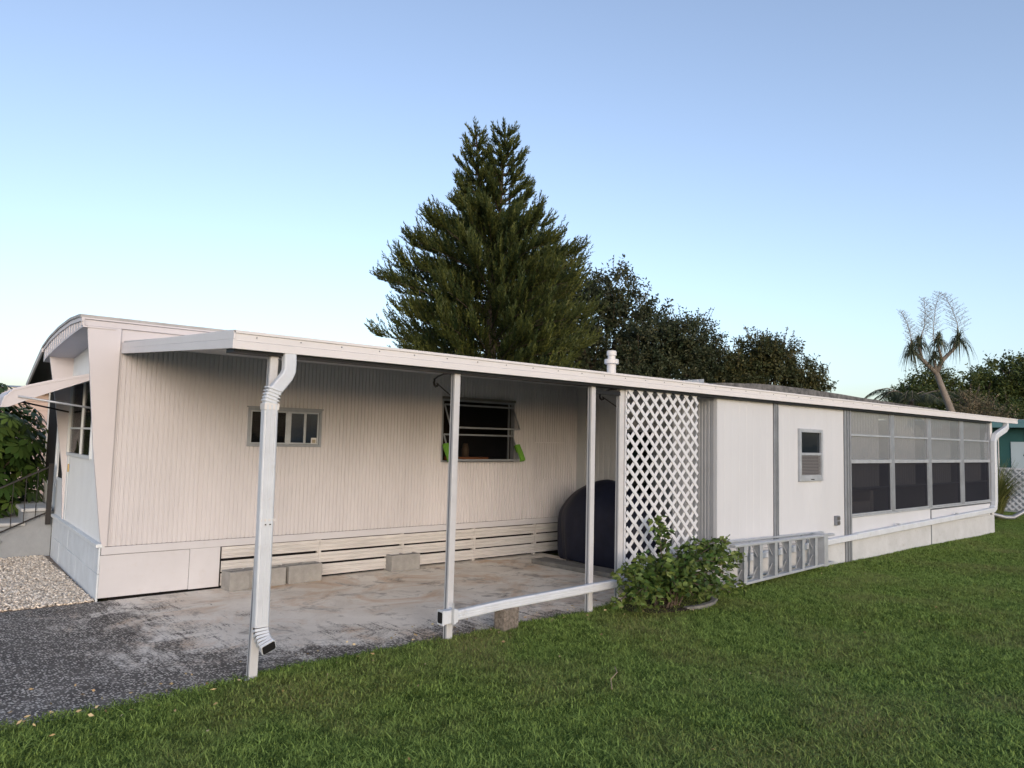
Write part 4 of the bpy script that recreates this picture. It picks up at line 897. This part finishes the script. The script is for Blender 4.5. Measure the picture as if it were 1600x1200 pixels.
def ornamental():
    global rng; rng = np.random.default_rng(41)
    b = Vector((17.95, .95, 0)); th = thing('ornamental_grass', 'tall arching ornamental grass clump beside the far right corner', 'ornamental grass', b); V = []; F = []; T = []
    for i in range(900):
        a = rng.random()*6.28; l = .8+.9*rng.random(); h = np.array([math.cos(a), math.sin(a), 0]); sd_ = np.array([-h[1], h[0], 0]); o = len(V); sp = .2+.5*rng.random(); base = h*rng.random()*.16
        for k in range(5):
            u = k/4; p = base+h*l*sp*u*u+np.array([0, 0, l*(1.0*u-.35*sp*u*u*1.4)]); w = .010*(1-.85*u); V += [p-sd_*w, p+sd_*w]
        for k in range(4): F.append((o+2*k, o+2*k+1, o+2*k+3, o+2*k+2))
        T += [[rng.random()*.8, rng.random(), 0, 1]]*10
    np_mesh('blades', np.array(V), np.array(F), og_leaf, np.array(T), th)
ornamental()

# ------------------------------------------------------------------ LAWN  (one object, grass clumps spread over it)
def grass_mat():
    m = bpy.data.materials.new('grass_blades'); m.use_nodes = True; nt = m.node_tree; L = nt.links; b = nt.nodes['Principled BSDF']; N = nt.nodes.new
    g = N('ShaderNodeNewGeometry'); at = N('ShaderNodeVertexColor'); at.layer_name = 'tint'; sp = N('ShaderNodeSeparateColor'); L.new(at.outputs[0], sp.inputs[0])
    n1 = N('ShaderNodeTexNoise'); n1.inputs['Scale'].default_value = .9; n1.inputs['Detail'].default_value = 5; L.new(g.outputs['Position'], n1.inputs['Vector'])
    n2 = N('ShaderNodeTexNoise'); n2.inputs['Scale'].default_value = 7; n2.inputs['Detail'].default_value = 4; L.new(g.outputs['Position'], n2.inputs['Vector'])
    r = N('ShaderNodeValToRGB'); r.color_ramp.elements[0].color = (.050, .095, .016, 1); r.color_ramp.elements[1].color = (.29, .41, .10, 1); r.color_ramp.elements[0].position = .3; r.color_ramp.elements[1].position = .75
    ad = N('ShaderNodeMath'); ad.operation = 'MULTIPLY_ADD'; L.new(n2.outputs[0], ad.inputs[0]); ad.inputs[1].default_value = 1.05
    ad2 = N('ShaderNodeMath'); ad2.operation = 'MULTIPLY_ADD'; L.new(sp.outputs[1], ad2.inputs[0]); ad2.inputs[1].default_value = .85; ad2.inputs[2].default_value = -.43; L.new(ad2.outputs[0], ad.inputs[2]); L.new(ad.outputs[0], r.inputs[0])
    dry = N('ShaderNodeMath'); dry.operation = 'MULTIPLY_ADD'; L.new(n1.outputs[0], dry.inputs[0]); dry.inputs[1].default_value = 3.6; dry.inputs[2].default_value = -1.7
    dr2 = N('ShaderNodeMath'); dr2.operation = 'MULTIPLY'; dr2.use_clamp = True; L.new(dry.outputs[0], dr2.inputs[0]); L.new(sp.outputs[0], dr2.inputs[1])
    mx = N('ShaderNodeMixRGB'); L.new(dr2.outputs[0], mx.inputs[0]); L.new(r.outputs[0], mx.inputs[1]); mx.inputs[2].default_value = (.30, .26, .12, 1)
    L.new(mx.outputs[0], b.inputs['Base Color']); b.inputs['Roughness'].default_value = .78; b.inputs['Specular IOR Level'].default_value = .25
    tl = N('ShaderNodeBsdfTranslucent'); L.new(mx.outputs[0], tl.inputs[0]); ms = N('ShaderNodeMixShader'); ms.inputs[0].default_value = .3
    L.new(b.outputs[0], ms.inputs[1]); L.new(tl.outputs[0], ms.inputs[2]); L.new(ms.outputs[0], nt.nodes['Material Output'].inputs[0]); return m
gmat = grass_mat(); rng = np.random.default_rng(99)
clumps = bpy.data.collections.new('grass_clumps')
for ci in range(5):
    V = []; F = []; T = []
    for i in range(32):
        px, py = rng.normal(size=2)*.032; a = rng.random()*6.28; h = np.array([math.cos(a), math.sin(a), 0]); sd_ = np.array([-h[1], h[0], 0]); l = (.014+.024*rng.random())*(1.5 if rng.random() < .06 else 1); lean = .3+1.6*rng.random(); w = .0020+.0018*rng.random(); o = len(V)
        for k in range(3):
            u = k/2; p = np.array([px, py, -.004])+h*l*lean*u*(.5+.5*u)+np.array([0, 0, l*(u-.25*lean*u*u)]); ww = w*(1, .85, .12)[k]; V += [p-sd_*ww, p+sd_*ww]
        for k in range(2): F.append((o+2*k, o+2*k+1, o+2*k+3, o+2*k+2))
        T += [[rng.random(), rng.random(), 0, 1]]*6
    o = np_mesh('grass_clump', np.array(V), np.array(F), gmat, np.array(T)); C.objects.unlink(o); clumps.objects.link(o)
# lawn sheet: undulating, denser vertices near the camera; 'dens' drives the number of clumps
gxs = np.concatenate([np.arange(-6, 15.0, .2), np.arange(15, 44, 1.0)]); gys = np.concatenate([np.arange(-14, -7, .7), np.arange(-7, .001, .2), ])
V = []; dens = []
def lawn_z(x, y): return -.012+.012*math.sin(x*1.3+.4*y)+.010*math.sin(y*1.7+x*.6)+.008*math.sin(x*3.1+y*2.3)
def add_grid(xs_, ys_, zf):
    o = len(V); nx, ny = len(xs_), len(ys_)
    for y in ys_:
        for x in xs_:
            V.append((x, y, zf(x, y))); d = math.hypot(x+1.89, y+4.81)
            dd = 1. if d < 4.5 else (.75 if d < 7 else (.5 if d < 11 else .22)); 
            patch = 1.0
            for cx, cy, rr in ((1.5, -2.45, .34), (3.1, -2.0, .4), (4.16, -1.48, .35), (1.85, -1.55, .3), (.6, -.35, .35), (.1, -.2, .35), (3.6, -2.9, .8), (2.9, -3.1, .5), (.4, -2.9, .25)):
                q = math.hypot(x-cx, y-cy)/rr
                if q < 1: patch = min(patch, .12+.88*q)
            dens.append(dd*patch)
    for j in range(ny-1):
        for i in range(nx-1): a = o+j*nx+i; Fq.append((a, a+1, a+nx+1, a+nx))
Fq = []
add_grid(gxs, list(gys), lambda x, y: lawn_z(x, y)*(1 if y < -.4 else .4))
# strip up to the wavy driveway edge / wall
xs_b = np.arange(-6, 14.6, .1); o = len(V)
for x in xs_b:
    ye = edge_y(x)+.02 if x < 5.2 else -.012
    V.append((x, gys[-1], -.006)); V.append((x, max(ye, gys[-1]+.001), -.004)); dens += [.8 if x < 6 else .4]*2
for i in range(len(xs_b)-1): a = o+2*i; Fq.append((a, a+2, a+3, a+1))
add_grid(np.arange(14.7, 40, .7), np.arange(gys[-1], 30, .8), lambda x, y: -.01)
lm = bpy.data.meshes.new('lawn'); lm.from_pydata(V, [], Fq); lm.materials.append(gm); lm.materials.append(gmat)
at_ = lm.attributes.new('dens', 'FLOAT', 'POINT'); at_.data.foreach_set('value', dens)
lawn = bpy.data.objects.new('lawn_grass', lm); C.objects.link(lawn); stuff(lawn); tag(lawn, 'short green lawn with brownish worn patches in front of the carport', 'grass')
ng = bpy.data.node_groups.new('grass_scatter', 'GeometryNodeTree')
ng.interface.new_socket('Geometry', in_out='INPUT', socket_type='NodeSocketGeometry'); ng.interface.new_socket('Geometry', in_out='OUTPUT', socket_type='NodeSocketGeometry')
N = ng.nodes.new; L = ng.links.new
gi = N('NodeGroupInput'); go_ = N('NodeGroupOutput'); dis = N('GeometryNodeDistributePointsOnFaces'); na = N('GeometryNodeInputNamedAttribute'); na.data_type = 'FLOAT'; na.inputs[0].default_value = 'dens'
mu = N('ShaderNodeMath'); mu.operation = 'MULTIPLY'; mu.inputs[1].default_value = 2300.; L(na.outputs[0], mu.inputs[0]); L(mu.outputs[0], dis.inputs['Density']); L(gi.outputs[0], dis.inputs['Mesh'])
ci = N('GeometryNodeCollectionInfo'); ci.inputs[0].default_value = clumps; ci.inputs[1].default_value = True; ci.inputs[2].default_value = True
ip = N('GeometryNodeInstanceOnPoints'); ip.inputs['Pick Instance'].default_value = True; L(dis.outputs[0], ip.inputs['Points']); L(ci.outputs[0], ip.inputs['Instance'])
rr = N('FunctionNodeRandomValue'); rr.data_type = 'FLOAT_VECTOR'; rr.inputs[0].default_value = (-.12, -.12, 0); rr.inputs[1].default_value = (.12, .12, 6.283); L(rr.outputs[0], ip.inputs['Rotation'])
rs = N('FunctionNodeRandomValue'); rs.data_type = 'FLOAT'; rs.inputs[2].default_value = .6; rs.inputs[3].default_value = 1.25; rs.inputs['Seed'].default_value = 4; L(rs.outputs[1], ip.inputs['Scale'])
jn = N('GeometryNodeJoinGeometry'); L(gi.outputs[0], jn.inputs[0]); L(ip.outputs[0], jn.inputs[0]); L(jn.outputs[0], go_.inputs[0])
md = lawn.modifiers.new('grass', 'NODES'); md.node_group = ng

def twig(pts, label, rr=.004):
    b = Vector(pts[0]); o = MB().sweep([tuple(Vector(q)-b) for q in pts], rr*2, rr*2, round_=5).build('dry_twig', mat('twig', (.30, .24, .15), .9), None); o.location = b; tag(o, label, 'twig')
twig([(1.70, -1.62, .03), (1.80, -1.52, .045), (1.93, -1.46, .05), (2.02, -1.36, .045)], 'pale dry twig lying in the middle of the lawn')
twig([(-.20, -2.35, .03), (-.12, -2.30, .05), (-.06, -2.38, .05)], 'short bent dry twig in the grass nearest the lower left')

# sofa and side table seen dimly through the screens
sf = thing('sofa', 'pale sofa seen dimly through the second screened bay of the room', 'sofa', (10.7, 1.3, .25))
box('seat', white, -.7, .7, -.35, .4, .12, .42, sf, .04); box('backrest', white, -.7, .7, .3, .5, .42, .80, sf, .05)
for xa in (-.82, .70): box('armrest', white, xa, xa+.12, -.35, .5, .12, .60, sf, .03)
tb = thing('side_table', 'small table seen dimly behind the leftmost screened bay', 'table', (8.95, .9, .25))
box('table_top', white, -.25, .25, -.25, .25, .50, .53, tb, .004)
for xa in (-.22, .19):
    for ya in (-.22, .19): box('leg', white, xa, xa+.03, ya, ya+.03, 0, .499, tb, .002)
# fallen leaves and bits
rng = np.random.default_rng(77); n = 420
fx = np.concatenate([rng.uniform(-1.5, 6, 200), rng.uniform(-1.5, 9, 60)]); fy = np.concatenate([rng.normal(.05, .22, 200), -rng.random(60)**1.2*4.2]); ok = ~((fy > 2.8) | (fx+1.9 < 0) & (fy < -3.5)); fx = fx[ok]; fy = fy[ok]; n = len(fx)
fz = np.where(fy > .0, .004, .018)+.006*rng.random(n); D = np.stack([rng.normal(size=n), rng.normal(size=n), .12*rng.normal(size=n)], 1)
V, F, T = leaves(np.stack([fx, fy, fz], 1), D, .02+.022*rng.random(n), .012+.01*rng.random(n))
lf_o = np_mesh('fallen_leaves', V, F, leaf_mat('dead_leaves', (.30, .20, .10), (.45, .38, .22), .8, 0.), T); stuff(lf_o); tag(lf_o, 'scattered small dry leaves along the slab edge and over the lawn', 'leaves')
